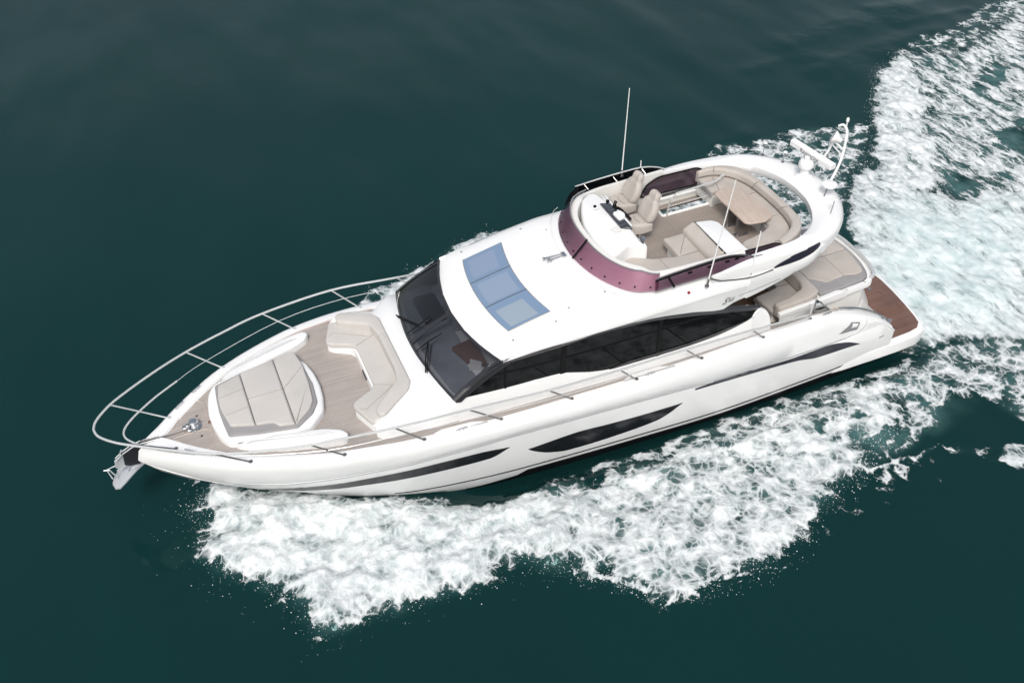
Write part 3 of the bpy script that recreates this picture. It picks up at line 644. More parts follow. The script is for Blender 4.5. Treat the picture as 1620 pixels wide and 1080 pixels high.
for k in range(1): MB().tube([(6.6, -1.3, 3.66), (6.0, -1.42, 3.68), (5.3, -1.30, 3.66)], .02, 6).tube([(6.5, -1.2, 3.5), (5.9, -1.75, 3.5)], .014, 6).build('stair_handrail', 'rail', flr)
solid('stair_tread', [(6.72, -1.78), (6.72, -1.60), (5.3, -1.60), (5.3, -1.78)], 3.70, 3.74, 'flyteak', flr, r=.005)
MB().tube([(6.66, -1.08, 3.9), (6.60, -1.08, 4.35), (6.42, -1.08, 4.52), (5.35, -1.08, 4.56), (4.98, -1.25, 4.56), (4.95, -1.4, 4.5), (4.95, -1.42, 4.3)], .022, 8).tube([(6.62, -1.08, 4.18), (5.1, -1.08, 4.20), (5.05, -1.15, 3.9)], .014, 6).tube([(5.35, -1.08, 4.56), (5.25, -1.5, 3.95)], .016, 6).build('stair_rail', 'rail', flr)
# underside and side walls of the fly overhang
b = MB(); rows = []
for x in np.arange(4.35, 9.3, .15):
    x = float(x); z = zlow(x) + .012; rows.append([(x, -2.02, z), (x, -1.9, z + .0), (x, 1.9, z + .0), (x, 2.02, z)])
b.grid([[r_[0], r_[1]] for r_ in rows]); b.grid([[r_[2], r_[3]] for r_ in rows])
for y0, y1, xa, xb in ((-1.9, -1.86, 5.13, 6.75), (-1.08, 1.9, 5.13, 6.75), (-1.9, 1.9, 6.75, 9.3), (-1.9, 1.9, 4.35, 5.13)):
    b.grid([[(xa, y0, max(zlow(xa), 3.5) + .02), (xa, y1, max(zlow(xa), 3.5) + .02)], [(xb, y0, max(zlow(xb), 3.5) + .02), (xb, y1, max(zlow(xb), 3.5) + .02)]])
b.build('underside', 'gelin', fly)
# ---- radar arch ring
AO = [(2.80, 0), (2.86, .5), (3.03, .98), (3.32, 1.42), (3.68, 1.76), (4.1, 1.98), (4.7, 2.12), (5.5, 2.17), (6.1, 2.16), (6.5, 2.12), (6.9, 2.08), (7.3, 2.06)]
AI = [(3.72, 0), (3.77, .5), (3.93, .95), (4.15, 1.30), (4.45, 1.58), (4.9, 1.80), (5.35, 1.88), (5.9, 1.91), (6.3, 1.92), (6.6, 1.94), (6.9, 1.97), (7.3, 2.0)]
ZTp = [4.60, 4.60, 4.60, 4.60, 4.60, 4.60, 4.60, 4.61, 4.60, 4.57, 4.50, 4.42]
ZBt = [4.36, 4.36, 4.35, 4.33, 4.28, 4.20, 4.06, 3.94, 3.93, 3.94, 3.95, 3.96]
arch = part('radar_arch', Y)
arch_y = lambda x: float(sp(x, [4.1, 4.7, 5.5, 6.1], [2.0, 2.135, 2.185, 2.18]))
A = both([(x, y, t, bt_, u, v) for (x, y), t, bt_, (u, v) in zip(AO, ZTp, ZBt, AI)], 4)
I_ = both([(u, v) for u, v in AI], 4)
rows = []
for (x, y, t, bt_, u, _), (ui, vi) in zip(A, I_):
    dx, dy = ui - x, vi - y
    rows.append([(ui - dx * .03, vi - dy * .03, bt_ + .02), (ui, vi, bt_ + .08), (ui, vi, t - .03), (ui - dx * .05, vi - dy * .05, t), (x + dx * .30, y + dy * .30, t + .005), (x + dx * .10, y + dy * .10, t - .04), (x + dx * .01, y + dy * .01, t - .13), (x, y, bt_ + (t - bt_) * .35), (x + dx * .03, y + dy * .03, bt_), ])
MB().grid(rows, close_v=True).build('arch_moulding', 'gel', arch, angle=50)
for s in (1, -1):
    # dark recess in the arch side, and the white wing below it
    up = [(5.75, 4.28), (5.53, 4.37), (5.11, 4.46), (4.48, 4.52)]; lo_ = [(5.75, 4.26), (5.4, 4.265), (5.1, 4.27), (4.76, 4.32), (4.53, 4.42), (4.47, 4.50)]
    cu = cr(up, 6); n_ = len(cu); xs = [p[0] for p in cu]; lz = [float(sp(x, [p[0] for p in lo_], [p[1] for p in lo_])) for x in xs]
    MB().grid([[(x, s * (arch_y(x) + .008 - .03 * (z > 4.42)), z) for x, (_, z) in zip(xs, cu)], [(x, s * (arch_y(x) + .03), z) for x, z in zip(xs, lz)]]).build('arch_recess', 'navy', arch)
    rows = []
    for x in np.arange(4.25, 6.45, .1):
        x = float(x); a = float(sp(x, [4.25, 4.4, 4.76, 5.1, 5.5, 5.8, 6.4], [4.34, 4.43, 4.31, 4.26, 4.24, 4.22, 4.20])); b_ = min(zlow(x) if x > 4.45 else 4.06 + (4.45 - x) * .7, a - .02)
        o = .0 if x > 4.7 else (4.7 - x) * .3
        c_ = float(sp(x, [4.25, 4.7, 5.0, 5.75, 6.2], [4.2, 4.07, 3.99, 3.97, 3.98])); rows.append([(x, s * (2.03 - o), a), (x, s * (2.19 - o), a - .005), (x, s * (2.205 - o), a - .04), (x, s * (2.20 - o), max(c_, b_ + .03)), (x, s * (2.13 - o), b_ + .02), (x, s * (2.05 - o), b_)])
    MB().grid(rows, cap=True).build('wing', 'gel', arch, angle=50)
    MB().tube([(x, s * 2.178, float(sp(x, [5.5, 5.9, 6.4, 6.9, 7.6], [3.86, 3.80, 3.74, 3.70, 3.66]))) for x in (5.5, 5.8, 6.2, 6.6)], .006, 5).build('wing_groove', 'groove', arch)
# crease shadow-gap line under the arch base
MB().tube(cr([(7.42, 2.08, 4.44), (7.22, 2.12, 4.34), (7.02, 2.15, 4.28), (6.43, 2.20, 4.20), (6.12, 2.21, 4.20), (5.78, 2.215, 4.24)], 4), .013, 5).build('arch_joint', 'rubber', arch)
# lettering on the wing
tc_ = bpy.data.curves.new('lettering', 'FONT'); tc_.body = 'S'; tc_.size = .25; tc_.shear = .6; tc_.extrude = .003; tc_.space_character = .9
to = bpy.data.objects.new('tmp', tc_); COL.objects.link(to); bpy.context.view_layer.update()
tm = bpy.data.meshes.new_from_object(to.evaluated_get(bpy.context.evaluated_depsgraph_get())); bpy.data.objects.remove(to)
def letter(txt_mesh, origin, right, upv, name, mat, parent):
    r, u = Vector(right).normalized(), Vector(upv).normalized(); n = r.cross(u); me = txt_mesh.copy()
    for v in me.vertices: v.co = Vector(origin) + r * v.co.x + u * v.co.y + n * v.co.z
    me.materials.clear(); me.materials.append(M[mat]); o = bpy.data.objects.new(name, me); COL.objects.link(o); o.parent = parent; return o
letter(tm, (7.02, 2.155, 3.57), (-1, 0, .04), (0, .1, 1), 'lettering', 'text', arch)
tc_ = bpy.data.curves.new('lettering', 'FONT'); tc_.body = '65'; tc_.size = .15; tc_.shear = .4; tc_.extrude = .003
to = bpy.data.objects.new('tmp', tc_); COL.objects.link(to); bpy.context.view_layer.update()
tm = bpy.data.meshes.new_from_object(to.evaluated_get(bpy.context.evaluated_depsgraph_get())); bpy.data.objects.remove(to)
letter(tm, (6.86, 2.155, 3.60), (-1, 0, .04), (0, .1, 1), 'lettering', 'text', arch)
# ---- radar, mast, domes, aerials
rad = part('radar', Y); c = (3.28, -.28)
MB().lathe([(.26, 0), (.24, .03), (.13, .09), (.10, .20), (.11, .28)], (*c, 4.59)).lathe([(.10, 0), (.17, .03), (.19, .09), (.185, .16), (.15, .21), (.07, .23), (.07, .30)], (*c, 4.86), n=28).build('radar_pedestal', 'white', rad)
a, b_ = np.array([3.23, -1.0, 5.20]), np.array([3.05, .42, 5.20])
dd = (b_ - a) / np.linalg.norm(b_ - a); nrm = np.array([-dd[1], dd[0], 0])
mb = MB(); mb.grid([[tuple(p + nrm * q * .09 + np.array([0, 0, h])) for q, h in ((-1, -.07), (1, -.07), (1, .06), (.6, .09), (-.6, .09), (-1, .06))] for p in (a, b_)], close_v=True, cap=True)
mb.build('radar_scanner', 'white', rad, bevel=.02)
tc2 = bpy.data.curves.new('scanner_lettering', 'FONT'); tc2.body = 'Raymarine'; tc2.size = .15; tc2.extrude = .002
to = bpy.data.objects.new('tmp', tc2); COL.objects.link(to); bpy.context.view_layer.update()
tm2 = bpy.data.meshes.new_from_object(to.evaluated_get(bpy.context.evaluated_depsgraph_get())); bpy.data.objects.remove(to)
sgn = 1 if nrm[0] > 0 else -1
letter(tm2, tuple(a + dd * .38 + nrm * sgn * .094 + np.array([0, 0, -.055])), tuple(dd), (0, 0, 1), 'scanner_lettering', 'text', rad)
mast = part('mast', Y)
MB().tube(cr([(3.28, .46, 4.60), (3.05, .40, 4.75), (2.72, .25, 5.15), (2.58, .14, 5.55), (2.52, .05, 5.85), (2.56, -.06, 5.98), (2.62, -.16, 5.92)], 5), .032, 8).tube(cr([(3.10, -.42, 4.60), (2.95, -.40, 4.75), (2.70, -.33, 5.05), (2.62, -.26, 5.40), (2.60, -.2, 5.6)], 5), .032, 8).tube([(2.60, -.25, 5.46), (2.62, .14, 5.44)], .024, 6).tube([(2.60, -.27, 5.34), (2.66, .18, 5.32)], .018, 6).build('mast_tube', 'white', mast)
MB().lathe([(.05, -.12), (.07, -.04), (.12, .02), (.15, .09), (.15, .12), (.10, .13), (.02, .10)], (2.62, -.12, 5.60), (.55, -.55, .35)).build('loudhailer', 'white', mast)
MB().tube([(2.53, .0, 5.95), (2.53, .0, 6.12)], .016, 6).lathe([(.02, 0), (.038, .02), (.038, .09), (.02, .12)], (2.53, 0, 6.08)).build('masthead_light', 'white', mast)
def dome(x, y, z, h, r, label=None):
    g = part('antenna_dome', Y, label)
    MB().lathe([(.045, 0), (.045, .015)], (x, y, z)).tube([(x, y, z), (x - .02, y + .02, z + h)], .010, 6).build('dome_post', 'darkrail', g)
    MB().lathe([(r * .6, -r * .35), (r, -r * .1), (r * .98, r * .15), (r * .7, r * .35), (.01, r * .45)], (x - .02, y + .02, z + h)).build('dome_cap', 'white', g)
dome(3.62, -1.60, 4.59, .36, .055, 'white ball dome outboard at the starboard end of the arch'); dome(3.36, -1.08, 4.59, .31, .05, 'white ball dome beside the radar'); dome(3.66, 1.33, 4.58, .42, .05, 'white ball dome at the port end of the arch')
g = part('satellite_dome', Y); MB().tube([(3.36, .66, 4.60), (3.30, .66, 4.86)], .016, 6).build('dome_post', 'darkrail', g)
MB().lathe([(.13, -.03), (.185, 0), (.18, .03), (.10, .055), (.01, .065)], (3.26, .66, 4.90), n=28).build('dome_cap', 'white', g)
def whip(base, tip, r0, r1, mat='white'):
    g = part('whip_aerial', Y); a = Vector(base); b_ = Vector(tip)
    MB().tube([a, a.lerp(b_, .07)], .026, 8).lathe([(.05, -.01), (.05, .015)], base).build('aerial_mount', 'darkrail', g)
    MB().tube([a.lerp(b_, .06), b_], [r0, r1], 8).build('aerial_rod', mat, g)
whip((7.50, 2.17, 4.30), (7.14, 2.2, 6.98), .017, .012); whip((6.32, 2.12, 4.17), (6.25, 2.15, 5.39), .017, .015); whip((7.46, -2.05, 4.75), (7.37, -2.05, 7.10), .016, .011); whip((6.93, -2.05, 4.74), (6.93, -2.05, 5.04), .014, .012)
# ---- flybridge helm console
con = part('helm_console', Y)
cp = [(9.24, .5), (9.28, 0), (9.22, -.6), (9.04, -1.1), (8.84, -1.48), (8.56, -1.70), (8.36, -1.62), (8.27, -1.0), (8.27, .06), (8.30, .34), (8.20, .76), (8.60, .56), (8.92, .72), (9.14, .78)]
solid('console_moulding', rpoly(cp, .12), 3.9, lambda x, y: 4.74 + .05 * max(0, 1 - abs(x - 8.75) / .5) - .10 * max(0, y - .2), 'gel', con, r=.09)
solid('console_lip', rpoly([(8.32, -1.45), (8.24, -1.38), (8.24, .0), (8.32, .06)], .03), 4.6, 4.79, 'gel', con, r=.02)
solid('instrument_panel', rpoly([(8.53, -1.12), (8.30, -1.02), (8.30, .12), (8.53, -.04)], .02), 4.70, 4.795, 'screen', con, r=.006)
solid('instrument_hood', rpoly([(8.47, -.58), (8.27, -.60), (8.22, -.44), (8.27, -.30), (8.45, -.27)], .05), 4.76, 4.86, 'white', con, r=.03)
MB().lathe([(.07, 0), (.08, .015), (.05, .03)], (8.72, -1.0, 4.785)).build('compass_base', 'white', con)
MB().lathe([(.04, 0), (.035, .04), (.01, .055)], (8.72, -1.0, 4.81)).build('compass', 'rubber', con)
solid('access_panel', [(8.60, -.12), (8.54, .08), (8.72, .1), (8.78, -.08)], 4.78, 4.79, 'gelin', con, r=.004)
whl = part('steering_wheel', Y); wc = Vector((8.12, -.60, 4.70)); ax = Vector((-.75, 0, .66)); u = Vector((0, 1, 0)); v = ax.cross(u)
MB().tube([tuple(wc + (u * math.cos(q) + v * math.sin(q)) * .19) for q in [2 * math.pi * k / 28 for k in range(28)]], .024, 8, closed=True).build('wheel_rim', 'rubber', whl)
b = MB()
for q in (.5, 2.64, 4.71): b.tube([tuple(wc - ax * .03), tuple(wc + (u * math.cos(q) + v * math.sin(q)) * .18)], .02, 6)
b.lathe([(.06, -.06), (.06, .0), (.03, .02)], tuple(wc - ax * .02), tuple(ax)).tube([tuple(wc - ax * .05), (8.26, -.60, 4.60)], .04, 8).build('wheel_spokes', 'frame', whl)
MB().lathe([(.05, 0), (.05, .03)], (8.27, -.85, 4.79)).tube([(8.27, -.85, 4.8), (8.22, -.85, 4.92)], .02, 6).tube([(8.27, -.92, 4.8), (8.22, -.92, 4.90)], .018, 6).box((8.26, -.74, 4.80), (.10, .08, .05)).build('throttle', 'rubber', con)
MB().lathe([(.045, 0), (.04, .05)], (8.33, -1.10, 4.78)).build('control_knob', 'rubber', con)
# ---- helm seats
def helm_seat(x, y, lab):
    g = part('helm_seat', Y, lab)
    MB().lathe([(.16, 0), (.16, .015), (.06, .03), (.05, .36)], (x - .05, y, 3.9)).build('seat_pedestal', 'steel', g)
    solid('seat_cushion', rpoly([(x + .29, y - .22), (x + .29, y + .22), (x + .05, y + .29), (x - .28, y + .27), (x - .28, y - .27), (x + .05, y - .29)], .10), 4.26, lambda a, b: 4.50 + .03 * (a - x) / .3, 'flyfab', g, r=.07)
    rows = []
    for t, hw, th in ((0, .25, .11), (.15, .30, .13), (.40, .315, .13), (.60, .27, .12), (.68, .21, .11), (.74, .165, .09), (.80, .17, .105), (.93, .16, .10), (1, .11, .05)):
        cx, cz = x - .16 - .30 * t, 4.44 + .72 * t; nx, nz = .92, .38
        rows.append([(cx + nx * a * th, y + b_ * hw, cz + nz * a * th) for a, b_ in ((1, -.72), (.75, 0), (1, .72), (.8, .96), (0, 1.06), (-.8, .9), (-1, 0), (-.8, -.9), (0, -1.06), (.8, -.96))])
    o = MB().grid(rows, close_v=True, cap=True).build('backrest', 'flyfab', g, angle=80)
    md = o.modifiers.new('s', 'SUBSURF'); md.levels = 1; md.render_levels = 2
    b = MB()
    seamline(b, [(x + .24, y - .02, 4.538), (x - .06, y - .02, 4.512)], .004) if 0 else None
    seamline(b, [(x + .06, y - .16, 4.508), (x + .10, y, 4.512), (x + .06, y + .16, 4.508)], .006)
    for q in (-1, 1): seamline(b, [(x - .17 - .30 * t + .105, y + q * (.14 - .03 * t), 4.44 + .72 * t + .042) for t in (.08, .35, .62)], .006)
    b.build('seat_seam', 'seam', g)
helm_seat(7.74, -1.42, 'outboard helm seat with high back'); helm_seat(7.78, -.52, 'inboard helm seat behind the wheel')
# ---- port sofa, lounger and bar
ls = part('flybridge_lounge', Y)
solid('lounge_base', rpoly([(8.60, .62), (8.95, 1.0), (8.85, 1.55), (8.55, 1.80), (6.9, 1.86), (6.9, .30), (7.44, .30), (7.44, .92)], .05), 3.9, 4.22, 'gel', ls, r=.02)
solid('seat_cushion', rpoly([(8.60, .50), (8.92, .66), (9.02, 1.05), (8.93, 1.45), (8.66, 1.74), (6.95, 1.84), (6.95, .98), (7.5, .98), (8.1, .82)], .07), 4.20, 4.34, 'flyfab', ls, r=.05)
solid('lounge_cushion', rpoly([(7.54, .24), (6.92, .24), (6.92, 1.02), (7.54, 1.02)], .05), 4.20, 4.36, 'flyfab', ls, r=.05)
solid('lounge_backrest', rpoly([(7.02, .22), (6.72, .26), (6.72, 1.62), (7.02, 1.52)], .05), lambda x, y: 4.3, lambda x, y: 4.62 - max(0, x - 6.80) * .7, 'flyfab', ls, r=.05)
solid('side_backrest', rpoly([(9.04, 1.20), (8.97, 1.50), (8.70, 1.80), (8.2, 1.87), (6.76, 1.90), (6.76, 1.66), (8.15, 1.60), (8.55, 1.52), (8.85, 1.25)], .08), 4.30, lambda x, y: 4.62 - .12 * max(0, (x - 8.2)), 'flyfab', ls, r=.06)
b = MB(); seamline(b, [(7.0, 1.02, 4.365), (7.5, 1.02, 4.362)], .006); seamline(b, [(8.0, .85, 4.345), (7.98, 1.6, 4.345)], .006); seamline(b, [(7.02, .26, 4.372), (7.02, 1.5, 4.372)], .012)
for x in (7.9, 7.3): seamline(b, [(x, 1.64, 4.60), (x, 1.75, 4.624), (x, 1.86, 4.61)], .005)
b.build('lounge_seam', 'seamlt', ls)
bar = part('wet_bar', Y)
solid('bar_cabinet', rpoly([(6.70, .34), (6.26, .44), (6.24, 1.84), (6.68, 1.84)], .05), 3.9, 4.52, 'frame', bar, r=.01)
solid('bar_top', rpoly([(6.72, .27), (6.34, .36), (6.22, .50), (6.20, 1.20), (6.18, 1.80), (6.70, 1.80)], .06), 4.52, 4.60, 'gel', bar, r=.025)
MB().box((6.725, 1.0, 4.585), (.022, 1.5, .035)).build('bar_gap', 'rubber', bar)
# ---- table and aft sofa
tb = part('dining_table', Y)
solid('tabletop', rpoly([(5.67, -.58), (5.40, -.72), (4.90, -.70), (4.90, .80), (5.18, .92), (5.58, .86), (5.67, .76)], .045), 4.55, 4.60, 'tablewood', tb, r=.02)
solid('tabletop_leaf', rpoly([(5.62, -.50), (5.38, -.62), (4.97, -.60), (4.97, .70), (5.2, .82), (5.52, .76), (5.61, .68)], .08), 4.596, 4.606, 'tablewood', tb, r=.004)
for y in (-.10, .36): solid('table_leg', rpoly([(5.56, y - .05), (5.30, y - .05), (5.30, y + .05), (5.56, y + .05)], .03), 3.9, 4.56, 'darkrail', tb, r=.01)
for y in (-.10, .36): MB().box((5.42, y, 3.915), (.34, .16, .02)).build('leg_foot', 'steel', tb)
af = part('aft_sofa', Y)
cre = [(6.15, 1.72), (5.6, 1.66), (5.1, 1.52), (4.72, 1.28), (4.54, .95), (4.46, .4), (4.46, -.4), (4.52, -.9), (4.68, -1.28), (4.88, -1.50), (5.10, -1.62), (5.46, -1.66)]
inn_ = [(5.48, -.95), (5.2, -1.02), (5.04, -.90), (4.98, -.5), (4.98, .62), (5.06, .86), (5.4, 1.02), (5.9, 1.12), (6.0, 1.30), (6.15, 1.5)]
outr = [(6.12, 1.90), (5.4, 1.83), (4.95, 1.70), (4.58, 1.48), (4.36, 1.15), (4.27, .55), (4.26, -.55), (4.32, -1.1), (4.46, -1.45), (4.75, -1.68), (5.05, -1.76), (5.46, -1.78)]
solid('sofa_base', cr(cre, 3) + [(x - .03, y) for x, y in cr(inn_, 3)], 3.9, 4.22, 'gelin', af, r=.01)
solid('seat_cushion', cr(cre, 3) + cr(inn_, 3), 4.20, 4.35, 'flyfab', af, r=.045)
solid('backrest', cr(cre[::-1], 3) + cr(outr, 3), 4.22, lambda x, y: 4.56 - .16 * max(0, (x - 5.2)) , 'flyfab', af, r=.06)
b = MB(); b.tube([(x, y, 4.37) for x, y in cr(cre, 4)[6:]], .016, 5)
b.build('backrest_gap', 'seam', af)
b = MB()
for p, q in (((4.34, .62), (4.60, .55)), ((4.34, -.62), (4.60, -.55)), ((5.0, -1.70), (5.08, -1.56)), ((5.3, 1.78), (5.36, 1.6))):
    seamline(b, [(p[0], p[1], 4.555), ((p[0] + q[0]) / 2, (p[1] + q[1]) / 2, 4.567), (q[0], q[1], 4.50)], .007)
for p, q in (((4.50, .55), (5.0, .55)), ((4.50, -.5), (5.0, -.5)), ((5.1, -1.55), (5.25, -1.0))): seamline(b, [(*p, 4.352), (*q, 4.352)], .006)
b.build('sofa_seam', 'seam', af)
solid('speaker_panel', [(5.05, .60), (4.99, .60), (4.99, .98), (5.08, .98)], 4.0, 4.3, 'greyfab', af, r=.01)
solid('end_cushion_side', [(5.50, -1.62), (5.455, -1.62), (5.455, -.98), (5.50, -.98)], 4.20, 4.33, 'greyfab', af, r=.005)
# ---- cockpit
ck = part('cockpit', Y)
solid('cockpit_sole', [(6.85, -2.05), (6.85, 2.05), (2.9, 2.05), (2.9, -2.05)], 1.2, 1.35, 'dryteak', ck, r=.004)
solid('bulkhead', [(7.0, -2.0), (7.0, 2.0), (6.86, 2.0), (6.86, -2.0)], 1.2, lambda x, y: zlow(6.9), 'black', ck, r=.004)
for s in (1, -1):
    MB().grid([[(6.9, s * 2.04, 1.3), (6.9, s * 2.04, 2.25)], [(3.6, s * 2.02, 1.3), (3.6, s * 2.03, 2.16)], [(3.2, s * 1.9, 1.0), (3.2, s * (yi(3.2)), 2.02)], [(2.6, s * 1.98, .5), (2.6, s * yi(2.6), 1.75)], [(2.0, s * 2.0, .48), (2.0, s * yi(2.0), 1.40)], [(1.68, s * 1.98, .48), (1.68, s * yi(1.7), 1.10)]]).build('inner_bulwark', 'gelin', ck)
    for i, (xa, xb, z) in enumerate(((3.3, 2.75, 1.42), (2.75, 2.35, 1.12), (2.35, 1.95, .80))):
        P = [(xa, 1.05), (xa, 2.06), (xb, 2.06), (xb, 1.05)]; P = P if s > 0 else mir(P)
        st_ = solid('stern_step', P, .4, z, 'gelin', ck, r=.02)
        P = [(xa - .05, 1.20), (xa - .05, 1.98), (xb + .04, 1.98), (xb + .04, 1.20)]; P = P if s > 0 else mir(P)
        solid('step_tread', P, z - .01, z + .008, 'teak', ck, r=.003)
md_ = part('stern_module', Y)
bo = [(.80, 0), (.85, .3), (1.0, .62), (1.25, .92), (1.60, 1.05), (2.05, 1.10), (2.5, 1.14), (3.2, 1.36), (4.66, 1.45)]
tp = [(1.46, 0), (1.48, .4), (1.56, .85), (1.70, 1.20), (1.86, 1.36), (2.1, 1.40), (2.6, 1.42), (3.4, 1.43), (4.66, 1.43)]
zt2 = [2.04, 2.04, 2.03, 2.03, 2.02, 2.02, 2.0, 1.94, 1.86]
c0 = both([(x, y, .47) for x, y in bo], 4); c1 = both([(x, y, z) for (x, y), z in zip(tp, zt2)], 4)
cI = [(x + (.10 if x < 2 else 0), y * .93, z + .0) for x, y, z in c1]; cJ = [(x + .005, y * .985, z - .10) for x, y, z in cI]
cm = both([(x, y, 1.72) for x, y in [(1.52, 0), (1.56, .4), (1.68, .74), (1.88, .95), (2.12, 1.06), (2.4, 1.12), (2.8, 1.20), (3.4, 1.40), (4.66, 1.44)]], 4)
midr = lerp(c0, cm, .5)
MB().grid([c0, midr, cm, [(x, y, z - .16) for x, y, z in c1], [(x, y, z - .04) for x, y, z in c1], [(x + .01, y * .99, z) for x, y, z in c1], cI, cJ]).build('module_moulding', 'gel', md_, angle=50)
solid('module_deck', [(x, y) for x, y, z in cI if x < 3.5], 1.2, 1.93, 'gelin', md_, r=.01)
ap = part('aft_sunpad', Y)
pp = [(3.38, 1.30), (2.6, 1.29), (2.05, 1.25), (1.84, 1.16), (1.72, .92), (1.62, .4), (1.60, 0)]
solid('pad_border', rpoly(sym(pp + [])[::1] if 0 else [(3.36, 1.30)] + pp[1:-1] + [(1.60, 0)] + [(x, -y) for x, y in pp[1:-1][::-1]] + [(3.36, -1.30)], .04), 1.92, 2.04, 'greyfab', ap, r=.03)
for nm, P in (('pad_cushion', [(3.30, .62), (3.20, .70), (2.95, .97), (2.52, .92), (2.38, .90), (2.38, .02), (3.32, .02)]), ('pad_cushion', [(2.37, .90), (2.05, 1.0), (1.86, .98), (1.78, .86), (1.68, .35), (1.66, .02), (2.37, .02)])):
    solid(nm, rpoly(P, .03), 2.02, 2.065, 'flyfab', ap, r=.02); solid(nm, rpoly(mir([(x, y + .0) for x, y in P]), .03), 2.02, 2.065, 'flyfab', ap, r=.02)
MB().tube([(x - .14 + .0, y * 1.04, 2.10) for x, y in [(1.95, 1.26), (1.80, 1.14), (1.68, .8), (1.62, .3), (1.62, -.3), (1.68, -.8), (1.80, -1.14)]], .05, 8).build('aft_grab_rail', 'rail', md_)
cs_ = part('cockpit_sofa', Y)
seatP = [(4.72, .42), (4.62, 1.12), (3.52, 1.12), (3.52, -1.12), (4.72, -1.12), (4.72, -.42), (3.98, -.38), (3.92, 0), (3.98, .32)]
solid('sofa_base', rpoly([(x * .995, y * .97) for x, y in seatP], .05), 1.35, 1.64, 'gelin', cs_, r=.01)
solid('seat_cushion', rpoly(seatP, .08), 1.62, 1.76, 'flyfab', cs_, r=.04)
solid('cushion_edge', rpoly([(4.735, .40), (4.635, 1.13), (4.60, 1.13), (4.70, .40)], .01), 1.62, 1.72, 'greyfab', cs_, r=.01)
solid('sofa_backrest', rpoly([(4.64, 1.08), (4.64, 1.34), (3.75, 1.38), (3.36, 1.22), (3.34, -1.22), (3.75, -1.38), (4.64, -1.34), (4.64, -1.08), (4.2, -1.10), (3.72, -.95), (3.60, -.7), (3.60, .7), (3.72, .95), (4.2, 1.10)], .10), 1.70, lambda x, y: 2.12 - .12 * max(0, (x - 3.9)), 'flyfab', cs_, r=.06)
seamline(MB(), [(3.62, .34, 1.765), (3.96, .30, 1.765)], .007).build('sofa_seam', 'seam', cs_); seamline(MB(), [(3.61, -.7, 1.768), (3.61, .7, 1.768)], .012).build('sofa_seam', 'seam', cs_)
solid('cockpit_table', rpoly([(4.62, -.34), (4.62, .22), (4.06, .22), (4.06, -.34)], .08), 1.70, 1.74, 'screen', cs_, r=.01)
for sg in (1, -1):
    P = rpoly([(4.68, 1.33), (4.68, 1.46), (3.0, 1.45), (2.6, 1.42), (2.9, 1.30), (3.8, 1.36)], .03); P = P if sg > 0 else mir(P)
    solid('module_coaming', P, 1.8, lambda x, y: float(sp(x, [2.6, 3.4, 4.68], [2.04, 2.02, 1.93])), 'gel', md_, r=.03)
# handle rail on the module side and the glass gate
MB().tube([(4.45, 1.455, 1.62), (4.42, 1.49, 1.62), (3.75, 1.49, 1.56), (3.72, 1.455, 1.56)], .014, 6).build('grab_handle', 'darkrail', md_)
MB().tube([(4.66, 1.452, 1.50), (3.66, 1.452, 1.42)], .012, 5).build('module_slot', 'rubber', md_)
gt = part('boarding_gate', Y)
gp = [(4.16, 2.02, 2.12), (4.08, 1.95, 2.60), (3.9, 1.95, 2.42), (3.45, 1.95, 1.95)]
MB().tube(gp, .022, 6).build('gate_frame', 'steel', gt)
MB().grid([[gp[0], gp[1]], [(3.5, 1.96, 1.9), gp[3]]]).build('gate_glass', 'wsglass', gt)
MB().tube([(4.32, 2.1, 2.25), (4.30, 2.1, 2.60), (4.42, 2.12, 2.66)], .02, 6).build('gate_post', 'rail', gt)
MB().tube(cr([(3.4, 2.03, 2.14), (2.9, 2.03, 1.98), (2.4, 2.04, 1.74), (1.95, 2.05, 1.42), (1.7, 2.06, 1.20), (1.52, 2.06, 1.12)], 4), .026, 7).build('quarter_rail', 'steel', Y)
MB().tube(cr([(3.4, -2.03, 2.14), (2.9, -2.03, 1.98), (2.4, -2.04, 1.74), (1.95, -2.05, 1.42), (1.7, -2.06, 1.20)], 4), .026, 7).build('quarter_rail', 'steel', Y)
MB().box((1.95, 2.16, 1.40), (.12, .04, .05)).box((1.70, 2.15, 1.2), (.12, .04, .05)).build('stern_fairlead', 'steel', Y)
MB().box((2.05, 2.345, .95), (.10, .02, .03)).box((1.98, 2.345, .97), (.05, .02, .03)).build('hull_fitting', 'steel', Y)
